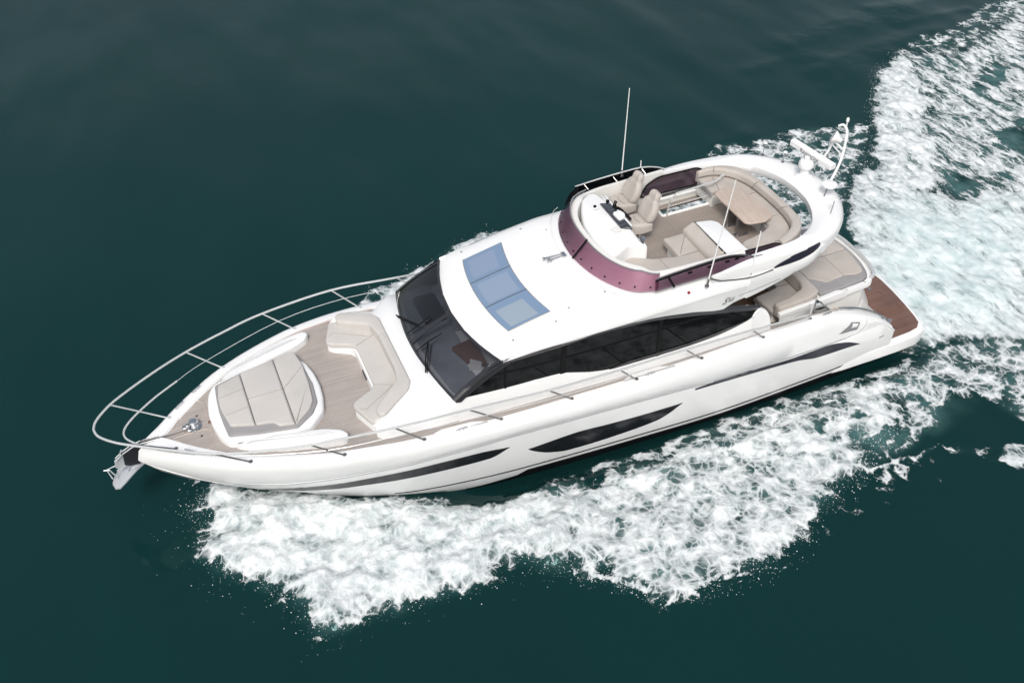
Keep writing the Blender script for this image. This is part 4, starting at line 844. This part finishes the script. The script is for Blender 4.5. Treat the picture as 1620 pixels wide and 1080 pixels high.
# ---- bow rail and side rails
rl = part('guard_rail', Y)
T_ = [(20.76, 0, 3.33), (20.70, .22, 3.33), (20.50, .47, 3.34), (20.18, .74, 3.35), (19.4, 1.24, 3.34), (18.6, 1.68, 3.31), (17.7, 2.02, 3.31), (16.73, 2.28, 3.33), (15.01, 2.50, 3.30), (13.38, 2.50, 3.15), (11.52, 2.50, 2.97), (9.77, 2.50, 2.90), (8.09, 2.50, 2.88), (6.3, 2.49, 2.82), (4.7, 2.46, 2.70)]
tc3 = both(T_, 5)
MB().tube(tc3, .026, 8).build('top_rail', 'rail', rl)
Lr = [(20.25, 0, 2.97), (20.20, .18, 2.97), (19.98, .45, 2.97), (19.5, .85, 2.97), (18.95, 1.2, 2.97)]
MB().tube(both(Lr, 5), .022, 8).build('lower_rail', 'rail', rl)
for s in (1, -1):
    MB().tube([(x, s * y, z) for x, y, z in cr([(18.95, 1.2, 2.97), (18.26, 1.58, 2.98), (16.40, 2.26, 3.0), (14.7, 2.46, 2.98), (13.0, 2.48, 2.80), (11.2, 2.48, 2.66), (9.5, 2.46, 2.60), (7.8, 2.45, 2.58), (6.1, 2.42, 2.56), (4.55, 2.38, 2.5)], 4)], .008, 5).build('guard_wire', 'rail', rl)
    for i, ((bx, by), (tx, ty, tz)) in enumerate((((19.32, .50), (20.36, .60, 3.345)), ((17.93, 1.58), (18.6, 1.68, 3.31)), ((16.08, 2.22), (16.73, 2.28, 3.33)), ((14.39, 2.42), (15.01, 2.50, 3.30)), ((12.62, 2.42), (13.38, 2.50, 3.15)), ((10.9, 2.40), (11.52, 2.50, 2.97)), ((9.25, 2.38), (9.77, 2.50, 2.90)), ((7.52, 2.36), (8.09, 2.50, 2.88)), ((5.82, 2.34), (6.3, 2.49, 2.82)), ((4.40, 2.22), (4.7, 2.46, 2.70)))):
        z = zs(bx)
        MB().tube([(bx, s * by, z - .01), (tx, s * ty, tz)], .019, 7).lathe([(.045, 0), (.045, .012)], (bx, s * by, z)).build('stanchion', 'rail' if s < 0 else 'darkrail', rl)  # port stanchions take the darker steel copy, shade put into its colour
WAKE = [('bowcore',1.12,1.05,0.9,[(19.1,-0.18),(19.43,0.3),(19.67,0.98),(19.77,1.78),(19.37,2.36),(18.75,2.97),(18.2,3.54),(17.76,3.93),(17.47,4.62),(17.08,4.63),(16.42,4.46),(16.04,4.54),(15.65,4.62),(14.99,4.73),(14.2,4.92),(13.35,4.97),(12.94,5.02),(12.31,5.28),(10.82,4.13),(10.67,2.85),(11.5,2.5),(12.63,2.51),(13.56,2.47),(14.8,2.09),(15.97,1.46),(16.98,0.76),(18.03,0.17)]),
('bowfront',0.55,0.5,0.2,[(19.69,-0.8),(18.93,-0.11),(17.06,1.1),(18.17,0.83),(19.1,0.44),(19.42,-0.21)]),
('mid',0.84,0.8,0.7,[(12.98,5.12),(12.2,5.51),(11.96,5.8),(11.62,6.15),(11.07,6.65),(10.31,6.77),(9.16,6.79),(6.95,6.63),(6.27,6.15),(4.7,5.48),(3.64,4.83),(2.35,3.7),(2.04,2.81),(4.93,2.74),(6.94,2.97),(8.7,2.96),(10.22,2.94),(11.72,3.35)]),
('crest1',1.05,0.14,0.3,[(11.91,5.24),(11.7,5.56),(11.39,5.85),(10.92,6.38),(10.24,6.52),(9.53,6.63),(8.83,6.77),(7.7,6.87),(7.76,6.93),(8.9,6.86),(9.59,6.73),(10.32,6.66),(10.99,6.5),(11.53,5.96),(11.82,5.65),(12.04,5.33)]),
('lowfringe',0.76,0.5,0.1,[(12.06,5.39),(10.96,6.46),(9.99,6.61),(8.82,6.75),(7.46,6.88),(6.64,6.67),(7.76,5.62),(9.94,5.46),(11.48,4.82)]),
('aft',0.62,0.8,0.6,[(6.56,6.32),(5.84,6.03),(4.7,5.48),(3.38,5.43),(2.54,5.34),(1.94,5.08),(0.89,4.57),(-0.22,4.02),(-0.61,3.12),(0.78,2.53),(2.49,2.88),(4.26,3.14),(6.46,4.95)]),
('aftcrest',0.7,0.12,0.2,[(4.93,5.06),(4.44,5.37),(3.38,5.43),(2.51,5.3),(2.54,5.43),(3.44,5.56),(4.54,5.5),(5.03,5.19)]),
('specks',0.24,0.5,0,[(7.11,6.85),(5.52,6.76),(4.26,6.5),(2.79,6.07),(2.23,5.42),(3.35,5.4),(4.96,5.58),(6.45,6.17)]),
('hullband',0.66,0.5,0.5,[(11.67,2.54),(9.33,2.54),(6.5,2.56),(3.7,2.37),(0.73,2.22),(1.03,2.83),(4.26,3.14),(7.05,3.16),(9.62,3.08),(11.6,3.09)]),
('wash',0.92,0.9,1,[(1.64,-0.48),(-0.35,-1.97),(-1.43,-3.72),(-3.67,-4.38),(-5.31,-3.27),(-8.23,-2.45),(-2.47,3.9),(-1.29,2.85),(0.32,2.73),(0.84,2.09)]),
('crestS',1,0.6,0.7,[(-1.48,-3.32),(-1.91,-4.11),(-3.11,-5.04),(-5.02,-6.9),(-6.55,-8.73),(-8.11,-10.51),(-9.94,-11.98),(-10.98,-12.41),(-10.43,-10.98),(-8.25,-8.01),(-7.03,-5.58),(-5.19,-3.74),(-2.53,-1.76),(-1.05,-1.67)]),
('right',0.66,0.9,0.6,[(-10.9,-12.32),(-13.63,-12.12),(-19.89,-14.4),(-7.76,-1.43),(-4.43,-2.84),(-7.2,-7.43)]),
('upper',0.44,0.5,0.2,[(-10.06,-12.24),(-12.12,-13.42),(-13.99,-13.3),(-17.83,-15.28),(-20.99,-16.31),(-22.55,-14.83),(-16.98,-10.05),(-10.47,-9.23),(-9.49,-10.21)]),
('upr2',0.6,0.6,0.3,[(-19.12,-15.5),(-22.59,-15.63),(-17.9,-10.96),(-16.67,-12.16)]),
('laceS',0.5,0.8,0.35,[(1.27,-8.11),(-0.89,-8.75),(-2.82,-8.89),(-5.19,-8.79),(-5.99,-8.2),(-3.24,-4.98),(-1.5,-3.5),(0.22,-1.52),(2.46,-2.46),(5.3,-5.07),(5.38,-6.61),(2.52,-7.63)]),
('laceS2',0.6,0.6,0.3,[(0.62,-8.37),(-0.39,-8.77),(-1.5,-8.49),(-2.42,-7.54),(-1.49,-6.94),(-0.3,-7.44)]),
('laceR',0.6,0.6,0.5,[(0.94,2.46),(-1.16,2.51),(-3.26,3.11),(-0.8,6.0),(0.22,5.38),(0.52,4.72),(0.77,3.73)]),
('patch',0.8,0.25,0.3,[(1.81,6.31),(1.2,6.21),(0.32,6.32),(0.67,7.07),(1.54,6.77)]),
('patch2',0.45,0.3,0.1,[(2.3,5.5),(1.42,6.03),(1.73,6.47),(2.27,5.9)]),
('sbow',0.95,0.5,0.5,[(14.09,-5.31),(13.67,-5.57),(12.93,-5.83),(12.23,-6.19),(11.66,-6.43),(10.93,-6.53),(9.47,-7.13),(8.93,-6.9),(10.16,-5.38),(12.85,-4.3)]),
('sside',0.62,0.3,0.3,[(11.08,-6.66),(9.93,-7.03),(9.13,-7.21),(9.52,-6.5),(10.74,-5.97)])]
GAPS = [(-0.3,0.6,[(-5.77,-4.12),(-7.19,-4.52),(-6.98,-3.39),(-5.98,-2.58),(-4.8,-2.69)]),
(-0.45,0.5,[(-9.38,-6.02),(-11.4,-6.16),(-9.73,-3.98),(-8.73,-4.4)]),
(-0.35,0.4,[(4.49,4.47),(2.79,4.25),(2.79,4.95),(4.18,5.04)]),
(-0.45,0.6,[(13.22,2.41),(11.95,2.42),(10.22,2.94),(10.48,3.46),(11.99,3.24),(13.03,3.1)]),
(-0.5,0.5,[(2.06,4.07),(0.45,4.75),(0.22,5.81),(1.38,5.78),(2.22,4.96)]),
(-0.3,0.5,[(-11.87,-9.78),(-14.25,-9.96),(-13.06,-8.69),(-10.99,-8.45)]),
(-0.35,0.4,[(4.82,3.39),(3.68,3.39),(3.45,3.85),(4.92,4.05)])]
RIDGES = [(0.06,0.7,[(-6.61,-12.3),(-8.92,-12.97),(-11.25,-13.13),(-13.51,-13.5)]),
(0.02,0.4,[(-6.26,-11.01),(-8.95,-12.21),(-10.43,-12.51)]),
(0.035,0.5,[(-4.5,-13.5),(-6.12,-13.72),(-7.45,-13.47)]),
(0.012,0.35,[(-0.15,-9.21),(-2.2,-9.56),(-4.21,-9.72)]),
(0.04,0.5,[(-12.53,-16.4),(-14.02,-16.14),(-16.01,-16.44)]),
(0.02,0.3,[(-12.46,-14.64),(-14.6,-14.79),(-16.33,-14.79)]),
(0.012,0.3,[(0.8,-8.9),(-1.41,-9.15),(-3.45,-9.03)]),
(0.06,1,[(-6.79,-14.7),(-10.25,-15.58),(-13.57,-15.59)])]
# ================================================================ sea and wake (level world frame)
GX0, GX1, GY0, GY1, GS = -22.0, 21.6, -18.5, 10.5, .062
gx = np.arange(GX0, GX1, GS); gy = np.arange(GY0, GY1, GS); XX, YY = np.meshgrid(gx, gy, indexing='ij')
def vnoise(x, y, seed):
    xi = np.floor(x).astype(np.int64); yj = np.floor(y).astype(np.int64); fx_ = x - xi; fy_ = y - yj
    h = lambda a, b: (((a * 73856093) ^ (b * 19349663) ^ (seed * 83492791)) * 2654435761 % 4294967296) / 4294967296.0
    u = fx_ * fx_ * fx_ * (fx_ * (fx_ * 6 - 15) + 10); v = fy_ * fy_ * fy_ * (fy_ * (fy_ * 6 - 15) + 10)
    return (h(xi, yj) * (1 - u) + h(xi + 1, yj) * u) * (1 - v) + (h(xi, yj + 1) * (1 - u) + h(xi + 1, yj + 1) * u) * v
def fbm(x, y, s, o=4, seed=1):
    t = 0; a = .5; n = 0
    for k in range(o): t = t + a * vnoise(x * s * 2 ** k + 17.3 * k, y * s * 2 ** k - 9.1 * k, seed + k); n += a; a *= .5
    return t / n
def sdist(P, x, y):
    """signed distance to polygon, positive inside"""
    P = np.array(P); ins = np.zeros(x.shape, bool); d2 = np.full(x.shape, 1e9)
    for i in range(len(P)):
        a = P[i - 1]; b_ = P[i]; e = b_ - a; px, py = x - a[0], y - a[1]; t = np.clip((px * e[0] + py * e[1]) / (e @ e + 1e-9), 0, 1)
        d2 = np.minimum(d2, (px - e[0] * t) ** 2 + (py - e[1] * t) ** 2)
        c_ = ((a[1] > y) != (b_[1] > y)); ins ^= c_ & (x < (b_[0] - a[0]) * (y - a[1]) / (b_[1] - a[1] + 1e-12) + a[0])
    return np.sqrt(d2) * np.where(ins, 1, -1)
ss = lambda t: np.clip(t, 0, 1) ** 2 * (3 - 2 * np.clip(t, 0, 1))
wx = XX + (fbm(XX, YY, .9, 4, 5) - .5) * 1.1; wy_ = YY + (fbm(XX, YY, .9, 4, 11) - .5) * 1.1
FO = np.zeros_like(XX); AE = np.zeros_like(XX); DK = {}
for name, d, e, a, P in WAKE:
    q = sdist(P, wx, wy_) if e > .15 else sdist(P, XX + (fbm(XX, YY, 1.6, 3, 5) - .5) * .35, YY + (fbm(XX, YY, 1.6, 3, 11) - .5) * .35)
    FO = np.maximum(FO, d * ss((q + e * .35) / e)); AE = np.maximum(AE, a * ss((q + .25 * e) / (1.5 * e))); DK[name] = q
for d, e, P in GAPS: FO = FO + d * ss((sdist(P, wx, wy_) + e * .5) / e)
FO = np.clip(FO, 0, 1.12)
streak = np.maximum(ss((DK['right'] + .8) / 1.6), np.maximum(ss((DK['crestS'] + .5) / 1.), ss((DK['wash'] + .5) / 1.5)))
# heights: thrown bow sheet, stern mound, general chop, hull trough, small ridges off the quarter
N1 = fbm(XX, YY, .8, 5, 21); N2 = fbm(XX, YY, 3.5, 3, 31)
H = .20 * ss((DK['bowcore'] + .1) / 1.2) * (.2 + 1.6 * N1) + .14 * np.exp(-((DK['bowcore'] - .45) / .4) ** 2) * (YY > 1.5) * (.4 + N1) + .12 * ss((DK['mid'] + .1) / 1.2) * (.2 + 1.6 * N1) + .08 * np.exp(-((DK['mid'] - .4) / .4) ** 2) * (YY > 3.5) + .12 * ss((DK['crestS'] + .2) / 1.0) + .12 * ss((DK['wash'] + .2) / 2)
H += .10 * ss((DK['sbow'] + .2) / 1)
calm = 1 - .7 * ss((DK['wash'] + .3) / 2.0)
H += AE * ((N1 - .5) * .22 + (N2 - .5) * .07 * calm) + calm * np.clip(FO - .25, 0, 1) * ((N2 - .4) * .12 + (fbm(XX, YY, 7.0, 2, 41) - .5) * .06)
H -= .36 * np.exp(-((np.abs(YY) - 1.9) / .75) ** 2) * 1.2 * ss((XX + .5) / 2) * ss((15.5 - XX) / 3)
for h, s_, P in RIDGES:
    d2 = np.full(XX.shape, 1e9)
    for p, q in zip(P[:-1], P[1:]):
        p = np.array(p); e = np.array(q) - p; t = np.clip(((XX - p[0]) * e[0] + (YY - p[1]) * e[1]) / (e @ e), 0, 1); d2 = np.minimum(d2, (XX - p[0] - e[0] * t) ** 2 + (YY - p[1] - e[1] * t) ** 2)
    H += h * np.exp(-d2 / (s_ * s_)) * (.5 + N1)
edge = np.minimum(np.minimum(XX - GX0, gx[-1] - XX), np.minimum(YY - GY0, gy[-1] - YY)); H *= ss(edge / 1.5); FO *= ss(edge / .5)
nx_, ny_ = XX.shape
def fast_mesh(name, V, F, mat, attrs=()):
    me = bpy.data.meshes.new(name); me.vertices.add(len(V)); me.vertices.foreach_set('co', V.astype(np.float32).ravel())
    me.loops.add(F.size); me.loops.foreach_set('vertex_index', F.astype(np.int32).ravel()); k = F.shape[1]
    me.polygons.add(len(F)); me.polygons.foreach_set('loop_start', np.arange(0, F.size, k, dtype=np.int32)); me.polygons.foreach_set('use_smooth', np.ones(len(F), bool)); me.update(calc_edges=True)
    for an, ar in attrs: me.attributes.new(an, 'FLOAT', 'POINT').data.foreach_set('value', ar.astype(np.float32).ravel())
    me.materials.append(mat); o = bpy.data.objects.new(name, me); COL.objects.link(o); return o
idx = np.arange(nx_ * ny_).reshape(nx_, ny_)
Q = np.stack([idx[:-1, :-1], idx[1:, :-1], idx[1:, 1:], idx[:-1, 1:]], -1).reshape(-1, 4)
V = np.stack([XX, YY, H], -1).reshape(-1, 3)
BIG = 1500
x1, y1 = gx[-1], gy[-1]
ext = np.array([(-BIG, -BIG, 0), (GX0, -BIG, 0), (x1, -BIG, 0), (BIG, -BIG, 0), (-BIG, GY0, 0), (GX0, GY0, 0), (x1, GY0, 0), (BIG, GY0, 0), (-BIG, y1, 0), (GX0, y1, 0), (x1, y1, 0), (BIG, y1, 0), (-BIG, BIG, 0), (GX0, BIG, 0), (x1, BIG, 0), (BIG, BIG, 0)], float)
n0 = len(V); EF = np.array([[n0 + r * 4 + c_, n0 + r * 4 + c_ + 1, n0 + r * 4 + c_ + 5, n0 + r * 4 + c_ + 4] for r in range(3) for c_ in range(3) if (r, c_) != (1, 1)])
# the sea stops at the hull: drop cells under the boat
cx_ = (XX[:-1, :-1] + GS / 2).ravel(); cy_ = np.abs(YY[:-1, :-1] + GS / 2).ravel()
hb = np.interp(cx_, [1.0, 1.7, 8, 12, 14.5, 16, 17], [1.7, 1.75, 1.85, 1.8, 1.5, 1.0, .2])
keep = ~((cx_ > 1.9) & (cx_ < 16.5) & (cy_ < hb))
wm = pmat('sea_water', (.004, .02, .02), .05, spec=.21); BS(wm).inputs['IOR'].default_value = 1.33; BS(wm).inputs['Specular Tint'].default_value = (.6, .98, 1, 1)
tcw = N(wm, 'ShaderNodeTexCoord'); ae = N(wm, 'ShaderNodeAttribute', attribute_name='aeration')
nz0 = N(wm, 'ShaderNodeTexNoise', Scale=.05, Detail=3); L(wm, tcw.outputs['Object'], nz0.inputs['Vector'])
mxa = N(wm, 'ShaderNodeMix', data_type='RGBA'); mxa.inputs[6].default_value = (.0040, .0210, .0215, 1); mxa.inputs[7].default_value = (.0062, .0350, .0350, 1); L(wm, nz0.outputs['Fac'], mxa.inputs[0])
aen = N(wm, 'ShaderNodeTexNoise', Scale=.9, Detail=6, Roughness=.6); L(wm, tcw.outputs['Object'], aen.inputs['Vector'])
aer_ = N(wm, 'ShaderNodeMapRange'); aer_.inputs['From Min'].default_value = .35; aer_.inputs['From Max'].default_value = .68; L(wm, aen.outputs['Fac'], aer_.inputs['Value'])
am = N(wm, 'ShaderNodeMath', operation='MULTIPLY'); L(wm, ae.outputs['Fac'], am.inputs[0]); L(wm, aer_.outputs[0], am.inputs[1])
mxb = N(wm, 'ShaderNodeMix', data_type='RGBA'); mxb.inputs[7].default_value = (.11, .235, .23, 1); L(wm, am.outputs[0], mxb.inputs[0]); L(wm, mxa.outputs[2], mxb.inputs[6]); L(wm, mxb.outputs[2], BS(wm).inputs['Base Color'])
nw1 = N(wm, 'ShaderNodeTexNoise', Scale=.16, Detail=1.6); nw2 = N(wm, 'ShaderNodeTexNoise', Scale=5.0, Detail=4)
mpw = N(wm, 'ShaderNodeMapping'); mpw.inputs['Scale'].default_value = (1.6, .7, 1); mpw.inputs['Rotation'].default_value = (0, 0, .5)
L(wm, tcw.outputs['Object'], mpw.inputs[0]); L(wm, mpw.outputs[0], nw1.inputs['Vector']); L(wm, mpw.outputs[0], nw2.inputs['Vector'])
b1 = N(wm, 'ShaderNodeBump', Strength=.7, Distance=.45); L(wm, nw1.outputs['Fac'], b1.inputs['Height'])
sc = N(wm, 'ShaderNodeMath', operation='MULTIPLY_ADD'); sc.inputs[1].default_value = .5; sc.inputs[2].default_value = .008; L(wm, ae.outputs['Fac'], sc.inputs[0])
b2 = N(wm, 'ShaderNodeBump', Distance=.10); L(wm, sc.outputs[0], b2.inputs['Strength']); L(wm, nw2.outputs['Fac'], b2.inputs['Height']); L(wm, b1.outputs[0], b2.inputs['Normal']); L(wm, b2.outputs[0], BS(wm).inputs['Normal'])
z16 = np.zeros(16)
sea = fast_mesh('water', np.vstack([V, ext]), np.vstack([Q[keep], EF]), wm, [('aeration', np.r_[AE.ravel(), z16])])
setp(sea, kind='structure')
# ---- foam sheet lying on the water
fm_ = bpy.data.materials.new('wake_foam'); fm_.use_nodes = True; fb = BS(fm_); fb.inputs['Roughness'].default_value = .8; fb.inputs['Specular IOR Level'].default_value = .2
tf = N(fm_, 'ShaderNodeTexCoord'); fo = N(fm_, 'ShaderNodeAttribute', attribute_name='foam'); st_a = N(fm_, 'ShaderNodeAttribute', attribute_name='streak')
def warp(src, scale, amt):
    n = N(fm_, 'ShaderNodeTexNoise', Scale=scale, Detail=3); L(fm_, src, n.inputs['Vector'])
    s1 = N(fm_, 'ShaderNodeVectorMath', operation='SUBTRACT'); s1.inputs[1].default_value = (.5, .5, .5); L(fm_, n.outputs['Color'], s1.inputs[0])
    s2 = N(fm_, 'ShaderNodeVectorMath', operation='SCALE'); s2.inputs['Scale'].default_value = amt; L(fm_, s1.outputs[0], s2.inputs[0])
    s3 = N(fm_, 'ShaderNodeVectorMath', operation='ADD'); L(fm_, src, s3.inputs[0]); L(fm_, s2.outputs[0], s3.inputs[1]); return s3.outputs[0]
flat = N(fm_, 'ShaderNodeMapping'); flat.inputs['Scale'].default_value = (1, 1, 0); L(fm_, tf.outputs['Object'], flat.inputs[0])
wv_ = warp(flat.outputs[0], 1.1, .38)
mps = N(fm_, 'ShaderNodeMapping'); mps.inputs['Rotation'].default_value = (0, 0, math.radians(-15)); mps.inputs['Scale'].default_value = (1.6, .5, 1); L(fm_, wv_, mps.inputs[0])
def math_(op, a, b_=None, c=None, clamp=False):
    n = N(fm_, 'ShaderNodeMath', operation=op); n.use_clamp = clamp
    for i, v in enumerate((a, b_, c)):
        if v is None: continue
        if isinstance(v, (int, float)): n.inputs[i].default_value = v
        else: L(fm_, v, n.inputs[i])
    return n.outputs[0]
n1 = N(fm_, 'ShaderNodeTexNoise', Scale=1.7, Detail=9, Roughness=.62); L(fm_, wv_, n1.inputs['Vector'])
n2 = N(fm_, 'ShaderNodeTexNoise', Scale=1.7, Detail=9, Roughness=.60); L(fm_, mps.outputs[0], n2.inputs['Vector'])
nm = N(fm_, 'ShaderNodeMix', data_type='FLOAT'); L(fm_, st_a.outputs['Fac'], nm.inputs[0]); L(fm_, n1.outputs['Fac'], nm.inputs[2]); L(fm_, n2.outputs['Fac'], nm.inputs[3])
def lace(scale, width, src):
    v = N(fm_, 'ShaderNodeTexVoronoi', feature='DISTANCE_TO_EDGE', Scale=scale); L(fm_, src, v.inputs['Vector'])
    return math_('SUBTRACT', 1.0, math_('DIVIDE', v.outputs['Distance'], width), clamp=True)
wv2 = warp(wv_, 4.5, .12)
mp2 = N(fm_, 'ShaderNodeMapping'); mp2.inputs['Rotation'].default_value = (0, 0, math.radians(-15)); mp2.inputs['Scale'].default_value = (1.5, .5, 1); L(fm_, wv2, mp2.inputs[0])
def cells(scale):
    v1 = N(fm_, 'ShaderNodeTexVoronoi', feature='DISTANCE_TO_EDGE', Scale=scale); L(fm_, wv2, v1.inputs['Vector'])
    v2 = N(fm_, 'ShaderNodeTexVoronoi', feature='DISTANCE_TO_EDGE', Scale=scale); L(fm_, mp2.outputs[0], v2.inputs['Vector'])
    x = N(fm_, 'ShaderNodeMix', data_type='FLOAT'); L(fm_, st_a.outputs['Fac'], x.inputs[0]); L(fm_, v1.outputs['Distance'], x.inputs[2]); L(fm_, v2.outputs['Distance'], x.inputs[3]); return x.outputs[0]
milk0 = N(fm_, 'ShaderNodeAttribute', attribute_name='milk')
nn_ = math_('SUBTRACT', nm.outputs[0], .5)
thick = math_('MAXIMUM', math_('MULTIPLY_ADD', nn_, 2.6, math_('SUBTRACT', fo.outputs['Fac'], .30)), 0.0)
w1_ = math_('MULTIPLY_ADD', thick, .46, .012); w2_ = math_('MULTIPLY_ADD', thick, .40, .012)
a1 = math_('SUBTRACT', 1.0, math_('DIVIDE', cells(2.1), w1_), clamp=True); a2 = math_('SUBTRACT', 1.0, math_('DIVIDE', cells(5.2), w2_), clamp=True)
gate_ = math_('MULTIPLY', thick, 5.0, clamp=True)
a1 = math_('MULTIPLY', math_('MULTIPLY', a1, .85), gate_); a2 = math_('MULTIPLY', math_('MULTIPLY', a2, .72), gate_)
bs_ = N(fm_, 'ShaderNodeMapRange', interpolation_type='SMOOTHSTEP'); bs_.inputs['From Min'].default_value = -.15; bs_.inputs['From Max'].default_value = .75; bs_.inputs['To Max'].default_value = .93
L(fm_, math_('MULTIPLY_ADD', milk0.outputs['Fac'], .25, math_('MULTIPLY_ADD', nn_, 2.4, math_('SUBTRACT', fo.outputs['Fac'], .50))), bs_.inputs['Value'])
inv = lambda q: math_('SUBTRACT', 1.0, q)
alp = N(fm_, 'ShaderNodeMath', operation='SUBTRACT'); alp.inputs[0].default_value = 1.0; L(fm_, math_('MULTIPLY', math_('MULTIPLY', inv(a1), inv(a2)), inv(bs_.outputs[0])), alp.inputs[1])
msk = N(fm_, 'ShaderNodeMapRange'); msk.inputs['From Min'].default_value = .03; msk.inputs['From Max'].default_value = .22; L(fm_, fo.outputs['Fac'], msk.inputs['Value'])
L(fm_, math_('MULTIPLY', alp.outputs[0], msk.outputs[0]), fb.inputs['Alpha'])
fcol = N(fm_, 'ShaderNodeValToRGB'); fcol.color_ramp.elements[0].position = .36; fcol.color_ramp.elements[1].position = .62
fcol.color_ramp.elements[0].color = (.34, .42, .43, 1); fcol.color_ramp.elements[1].color = (.80, .82, .825, 1)
fn = N(fm_, 'ShaderNodeTexNoise', Scale=6.0, Detail=8, Roughness=.65); L(fm_, wv_, fn.inputs['Vector'])
L(fm_, math_('MULTIPLY_ADD', math_('MAXIMUM', a1, a2), .16, math_('MULTIPLY_ADD', fn.outputs['Fac'], .45, math_('MULTIPLY', nm.outputs[0], .40))), fcol.inputs[0]); milk = N(fm_, 'ShaderNodeAttribute', attribute_name='milk'); fc2 = N(fm_, 'ShaderNodeValToRGB'); fc2.color_ramp.elements[0].position = .38; fc2.color_ramp.elements[1].position = .60
fc2.color_ramp.elements[0].color = (.44, .56, .565, 1); fc2.color_ramp.elements[1].color = (.72, .79, .795, 1); L(fm_, n1.outputs['Fac'], fc2.inputs[0])
fmx = N(fm_, 'ShaderNodeMix', data_type='RGBA'); L(fm_, milk.outputs['Fac'], fmx.inputs[0]); L(fm_, fcol.outputs[0], fmx.inputs[6]); L(fm_, fc2.outputs[0], fmx.inputs[7]); L(fm_, fmx.outputs[2], fb.inputs['Base Color'])
fbp = N(fm_, 'ShaderNodeBump', Strength=.55, Distance=.07); L(fm_, fn.outputs['Fac'], fbp.inputs['Height']); fbp2 = N(fm_, 'ShaderNodeBump', Strength=.5, Distance=.2); L(fm_, nm.outputs[0], fbp2.inputs['Height']); L(fm_, fbp.outputs[0], fbp2.inputs['Normal']); L(fm_, fbp2.outputs[0], fb.inputs['Normal'])
fv = FO.ravel(); fk = keep & (np.max(fv[Q], 1) > .03); Qf = Q[fk]; used = np.unique(Qf); rem = np.full(nx_ * ny_, -1); rem[used] = np.arange(len(used))
Vf = V[used].copy(); Vf[:, 2] += .012 + .05 * np.clip(fv[used] - .4, 0, 1) * (.3 + N2.ravel()[used])
foam = fast_mesh('wake_foam', Vf, rem[Qf], fm_, [('foam', fv[used]), ('streak', streak.ravel()[used]), ('milk', (ss((DK['wash'] + .3) / 2.2) * .85).ravel()[used])])
setp(foam, 'white churned foam and lacy wash spreading from the bow and stern of the yacht', 'foam', 'stuff')
ms_ = math_('MULTIPLY_ADD', milk.outputs['Fac'], -.42, .5); L(fm_, ms_, fbp.inputs['Strength']); L(fm_, ms_, fbp2.inputs['Strength'])
# ---- spray droplets along the breaking edges
rs = np.random.default_rng(3)
qb = DK['bowcore']; cand = np.argwhere((qb > -.9) & (qb < .25) & ((YY > 3.3) | (XX > 17.3)) & (XX > 7)); cand2 = np.argwhere((DK['crestS'] > -.35) & (DK['crestS'] < .15) & (XX < 3)); cand3 = np.argwhere((DK['mid'] > -.4) & (DK['mid'] < .3) & (YY > 4.2)); cand4 = np.argwhere((DK['sbow'] > -.3) & (DK['sbow'] < .3) & (YY < -2.4))
SV = []; SF = []
def drops(c_, n, hmax, fall):
    for i, j in c_[rs.integers(0, len(c_), n)]:
        q = rs.random(); d_ = -max(-.9, float(fall[i, j]))
        if d_ > 0 and rs.random() < 1 - math.exp(-d_ / .16): continue
        r = .005 + .012 * q ** 4; x = XX[i, j] + rs.normal(0, .05); y = YY[i, j] + rs.normal(0, .05); z = H[i, j] + .02 + rs.random() ** 2 * hmax; k = len(SV)
        SV.extend([(x + r, y, z), (x - r, y, z), (x, y + r, z), (x, y - r, z), (x, y, z + r), (x, y, z - r)])
        SF.extend([(k + a, k + b_, k + c2) for a, b_, c2 in ((0, 2, 4), (2, 1, 4), (1, 3, 4), (3, 0, 4), (2, 0, 5), (1, 2, 5), (3, 1, 5), (0, 3, 5))])
drops(cand, 5000, .3, qb); drops(cand2, 2500, .15, DK['crestS']); drops(cand3, 2200, .08, DK['mid']); drops(cand4, 300, .2, DK['sbow'])
M['spray'] = pmat('spray_drops', (.8, .83, .84), .5)
spr = fast_mesh('spray', np.array(SV), np.array(SF), M['spray'])
setp(spr, 'fine white water droplets thrown up along the edges of the wake', 'spray', 'stuff')
